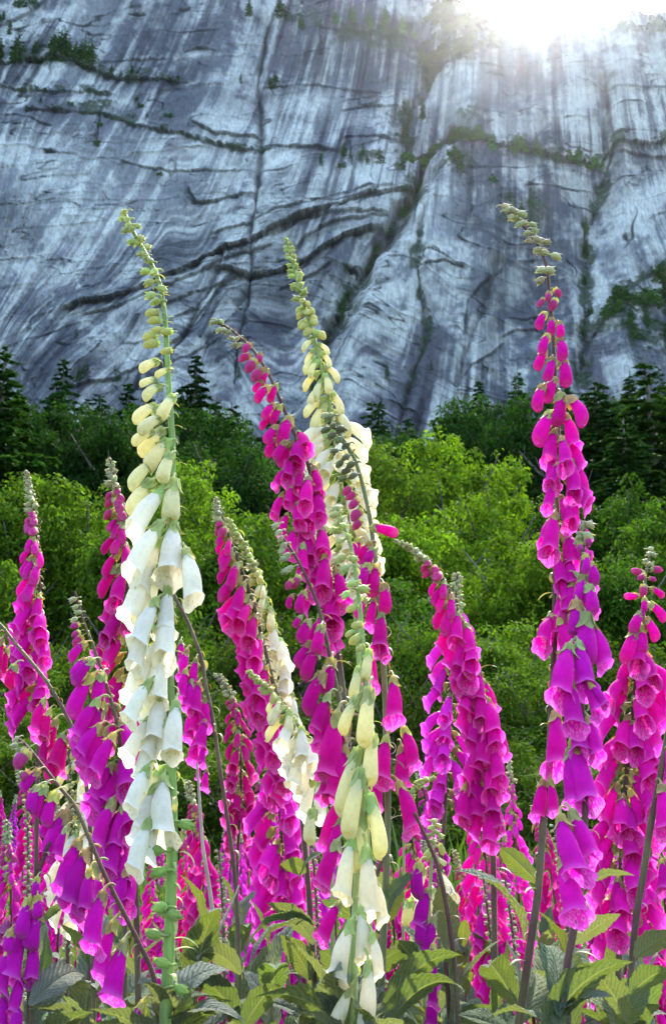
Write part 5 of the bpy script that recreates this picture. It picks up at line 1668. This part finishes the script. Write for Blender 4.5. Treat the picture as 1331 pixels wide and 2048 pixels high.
def children_of(o):
    return [(ch, list(ch.children)) for ch in o.children]


KIDS = {}


def copy_plant(src, loc, rz, sc, label, group, tint=None):
    r = src.copy(); COL.objects.link(r)
    r.location = loc; r.rotation_euler = (0, 0, rz); r.scale = (sc * random.uniform(.92, 1.1), sc, sc)
    r['label'] = label; r['group'] = group
    for ch, subs in KIDS[src.name]:
        c = ch.copy(); COL.objects.link(c); c.parent = r
        if loc[1] < 2.25:
            for g in subs:
                q = g.copy(); COL.objects.link(q); q.parent = c
        if tint and ch.name.startswith(('flower', 'closed', 'bud')):
            c.color = (*[max(0, min(1, ch.color[i] * tint[i])) for i in range(3)], 1)
    return r


protos = []
specs = [((620, 1330), (600, 1345, 1390, 0), MAG, 'pink'), None]
for i, (kind, c, bend, sp, side) in enumerate([('pink', (0.660, 0.012, 0.256), 30, .24, -1), ('pink', (0.594, 0.022, 0.320), -12, .26, 1), ('pink', (0.550, 0.006, 0.176), 60, .25, -1), ('pink', (0.726, 0.060, 0.336), 8, .22, -1), ('pink', (0.638, 0.014, 0.288), 95, .24, -1), ('white', (.90, .89, .80), 24, .28, -1), ('seed', MAG, 20, .3, 1)]):
    pts = [(665 - bend, 1260), (665 - bend * .72, 1310), (665 - bend * .40, 1390), (665 - bend * .15, 1500), (665, 1640), (668, 1800), (666, 1960)]
    q = Plant(pts, 2.0, 'prototype', 'pink' if kind == 'seed' else kind, c, wbase=9, wtip=4)
    q.wither = True
    if kind == 'seed':
        q.auto(430, 30, 520, side=1, start=2, mean=-90, spread=90, green=.95, topgreen=8, dens=.62)
    else: q.auto(470 + 40 * (i % 3), 52, 130 + 30 * (i % 2), side=side, start=2, sp=sp, mean=-90 + 22 * side, spread=84, droop=34, green=.36, topgreen=8, far=True, op=1.1)
    for j in range(7):
        a = random.uniform(0, 6.28); yb = 1780 + 40 * j
        q.leaf(666, yb, 666 + math.cos(a) * 95, yb - 40 + 20 * math.sin(a), 46, random.uniform(-40, 40), j, random.choice([LG, LS, LS]), 2.0, .09 * math.sin(a))
    KIDS[q.root.name] = children_of(q.root)
    protos.append(q)

crowd = []
#      px   top y  Y     proto
crowd += [(545, 1500, 1.7, 1), (585, 1560, 1.9, 0), (510, 1590, 2.0, 2), (625, 1640, 2.2, 3), (380, 1560, 1.7, 2), (365, 1640, 2.1, 0), (415, 1700, 2.3, 1), (300, 1690, 2.0, 0), (200, 1700, 1.8, 3), (110, 1600, 1.9, 0),
          (45, 1540, 2.0, 2), (20, 1640, 1.7, 0), (135, 1720, 2.2, 1), (90, 1690, 2.6, 5), (945, 1560, 1.6, 0), (1020, 1520, 2.2, 3), (1050, 1610, 1.9, 2), (1000, 1640, 2.0, 1), (965, 1680, 1.7, 4), (1090, 1680, 2.3, 0),
          (1215, 1580, 1.8, 3), (1240, 1620, 1.5, 0), (1190, 1660, 2.1, 1), (1285, 1440, 2.6, 2), (1300, 1520, 2.0, 3), (1325, 1430, 1.9, 2), (1155, 1720, 2.0, 2), (1270, 1690, 2.3, 0), (810, 1600, 1.8, 0), (845, 1680, 2.2, 1),
          (905, 1700, 2.0, 2), (745, 1640, 2.2, 2), (690, 1660, 2.0, 0), (660, 1600, 2.4, 3), (540, 1700, 1.8, 0), (470, 1650, 2.3, 1), (600, 1760, 2.2, 2), (450, 1760, 1.9, 3), (340, 1780, 1.8, 1), (250, 1740, 2.4, 2),
          (60, 1740, 2.1, 1), (160, 1640, 2.3, 0), (10, 1760, 2.4, 3)]
random.seed(21)
for i in range(30):
    Yc = 2.5 + 3.2 * (i / 30) ** 1.2
    x = random.uniform(-40, 1371)
    yt = 1600 + random.uniform(-60, 130)
    crowd.append((x, yt, Yc + random.uniform(-.2, .2), random.choice([0, 1, 2, 3, 4, 0, 1, 2, 5])))
crowd += [(330, 1560, 1.5, 6), (140, 1500, 1.3, 6), (60, 1600, 1.6, 6), (700, 1700, 1.5, 6), (960, 1740, 1.3, 6), (1010, 1760, 1.5, 6), (1110, 1650, 1.7, 6), (1280, 1700, 1.5, 6), (440, 1700, 1.5, 6), (620, 1660, 1.7, 6), (870, 1620, 1.9, 6), (1200, 1720, 1.4, 6), (230, 1640, 1.6, 6)]
KNAME = ['magenta', 'purple-pink', 'crimson', 'pale pink', 'arching magenta', 'cream white', 'seed-laden']
for x, yt, Yc, kq in crowd:
    src = protos[kq]
    t = P(x, yt, Yc)
    gz = ground_z(t.x, Yc)
    pt = src.at(0)
    h0 = pt.z - src.root.location.z
    sc = max(.42, (t.z - gz) / h0)
    offx = (pt.x - src.root.location.x) * sc
    zone = 'below the slim edge spike' if x < 230 else ('around the thick green stem' if x < 480 else ('below the thin pair' if x < 680 else ('around the seed-tipped one' if x < 860 else ('below the bowing shorter one' if x < 1060 else 'around the big-belled one'))))
    dist = 'close' if Yc < 2.1 else ('small' if Yc < 3.2 else 'tiny far')
    k_ = KNAME[kq]
    tn = random.uniform(.8, 1.12)
    copy_plant(src.root, (t.x - offx, Yc, gz), R(random.uniform(-28, 28)), sc, '%s %s foxglove in the crowd %s' % (dist, k_, zone), '%s %s foxgloves %s' % (dist, k_, zone), (tn, 1, random.uniform(.85, 1.15)))
for q in protos:
    for o, subs in KIDS[q.root.name]:
        for g in subs: D.objects.remove(g)
        D.objects.remove(o)
    D.objects.remove(q.root)

# ------------------------------------------------------------------ leaf rosettes and grass at the foot of the flowers
random.seed(33)


def make_shoot(i):
    """a flowerless leafy foxglove shoot, one metre tall: bare below, broad leaves above"""
    r = D.objects.new('foxglove_shoot', None); COL.objects.link(r); r.empty_display_size = .1
    t = np.linspace(0, 1, 8)
    v, f = tube_np(np.stack([.03 * np.sin(t * 3 + i), .02 * np.cos(t * 2.5 + i) - .02, t - .01], -1), np.interp(t, [0, 1], [.006, .002]), 7)
    o = link('stem', mesh_np('shoot_stem', v, f, [M_STEM], smooth=True), r); o.color = (*random.choice([STEM_P, STEM_G, (.14, .12, .05)]), 1)
    for k in range(13):
        z = .60 + .40 * (k / 12) ** .9
        a = k * 2.4 + random.uniform(-.4, .4); L = (.15 - .09 * (k / 12) ** 2) * random.uniform(.8, 1.2); w_ = L * random.uniform(.36, .48)
        el = R(20 + 45 * (k / 12) + random.uniform(-14, 14))
        o = D.objects.new('leaf', LEAF[(k + i) % 4]); COL.objects.link(o); o.parent = r
        o.matrix_basis = Matrix.Translation((.03 * math.sin(z * 3 + i), .02 * math.cos(z * 2.5 + i) - .02, z)) @ Matrix.Rotation(a, 4, 'Z') @ Matrix.Rotation(-el, 4, 'Y') @ Matrix.Diagonal((L, w_, L, 1))
        o.color = (*jit(random.choice([LG, LG, LS, LS, LY]), .2), 1)
    return r


shoots = [make_shoot(i) for i in range(4)]
for i in range(46):
    Yc = .86 + 1.9 * (i / 46) ** 1.1
    x = -30 + 1390 * ((i * .618) % 1.0)
    t = P(x, random.uniform(1850, 1990) - 60 * (Yc > 1.5), Yc)
    src = shoots[i % 4]
    r = src.copy(); COL.objects.link(r)
    sc = t.z - ground_z(t.x, Yc)
    r.location = (t.x, Yc, ground_z(t.x, Yc))
    r.rotation_euler = (0, 0, random.uniform(0, 6.28)); r.scale = (1, 1, sc)
    zone = 'around the thick green stem' if x < 460 else ('around the cream foxglove' if x < 900 else 'around the thick dark stems')
    near = 'near' if Yc < 1.4 else 'farther'
    tag(r, '%s flowerless leafy foxglove shoot %s' % (near, zone), 'foxglove shoot', '%s leafy shoots %s' % (near, zone))
    for ch in src.children:
        c = ch.copy(); COL.objects.link(c); c.parent = r
        if c.name.startswith('leaf'):
            # keep the leaf's own proportions on the stretched stem
            c.matrix_basis = Matrix.Translation(ch.matrix_basis.translation) @ Matrix.Diagonal((1, 1, 1 / sc, 1)) @ Matrix.Translation(-ch.matrix_basis.translation) @ ch.matrix_basis
for r in shoots:
    for o in list(r.children): D.objects.remove(o)
    D.objects.remove(r)

# grass and weeds
rng = np.random.default_rng(5)
n = 52000
gyv = 1.0 + 15.0 * rng.random(n) ** 1.8
gxv = (rng.random(n) - .5) * (1.2 + gyv * .95)
h = rng.uniform(.10, .42, n) * np.where(rng.random(n) < .15, 1.5, 1) * np.clip(.7 + gyv / 14, .7, 1.6)
gzv = .12 * np.clip(gyv - 26, 0, None) - .03
a = rng.random(n) * 6.283; b = rng.normal(size=n) * .35; wd = rng.uniform(.003, .010, n) * (1 + gyv / 7)
dirv = np.stack([np.cos(a), np.sin(a), 0 * a], -1); ld = np.stack([np.cos(a + 1.5) * b, np.sin(a + 1.5) * b, 0 * a], -1)
p0 = np.stack([gxv, gyv, gzv], -1)
hz = h[:, None]
v = np.stack([p0 - dirv * wd[:, None], p0 + dirv * wd[:, None], p0 + ld * hz * .35 + dirv * wd[:, None] * .8 + np.array([0, 0, .6]) * hz, p0 + ld * hz * .35 - dirv * wd[:, None] * .8 + np.array([0, 0, .6]) * hz,
              p0 + ld * hz + np.array([0, 0, .95]) * hz + dirv * wd[:, None] * .1, p0 + ld * hz + np.array([0, 0, .95]) * hz - dirv * wd[:, None] * .1], 1).reshape(-1, 3)
k = np.arange(n)[:, None] * 6
f = np.concatenate([k + np.array([0, 1, 2, 3]), k + np.array([3, 2, 4, 5])], 0)
me = mesh_np('grass', v, f, [leaf_material('grass_blade', (.062, .125, .018), .35, var=.6)])
pattr(me, 'tint', np.repeat(np.clip(.5 + .25 * rng.normal(size=n), 0, 1), 6))
o = link('grass', me)
tag(o, 'rank green grass and weeds growing between the foxglove stems', 'grass', kind='stuff')

# ------------------------------------------------------------------ the air of the valley
HAZE = True
if HAZE:
    x0, x1, y0, y1, z0, z1 = -900, 900, -80, 1150, -2, 900
    vs_ = [(x, y, z) for x in (x0, x1) for y in (y0, y1) for z in (z0, z1)]
    fs_ = [(0, 1, 3, 2), (4, 6, 7, 5), (0, 4, 5, 1), (2, 3, 7, 6), (0, 2, 6, 4), (1, 5, 7, 3)]
    m = D.materials.new('valley_air')
    nt, out = nodes(m)
    pv = N(nt, 'ShaderNodeVolumePrincipled')
    pv.inputs['Density'].default_value = .000011
    pv.inputs['Color'].default_value = (.86, .90, .95, 1)
    pv.inputs['Anisotropy'].default_value = .90
    nt.links.new(pv.outputs[0], out.inputs['Volume'])
    me = D.meshes.new('haze'); me.from_pydata(vs_, [], fs_); me.materials.append(m); me.update()
    hz_ = link('haze', me)
    tag(hz_, 'thin bright air filling the valley below the sun', 'haze', kind='stuff')
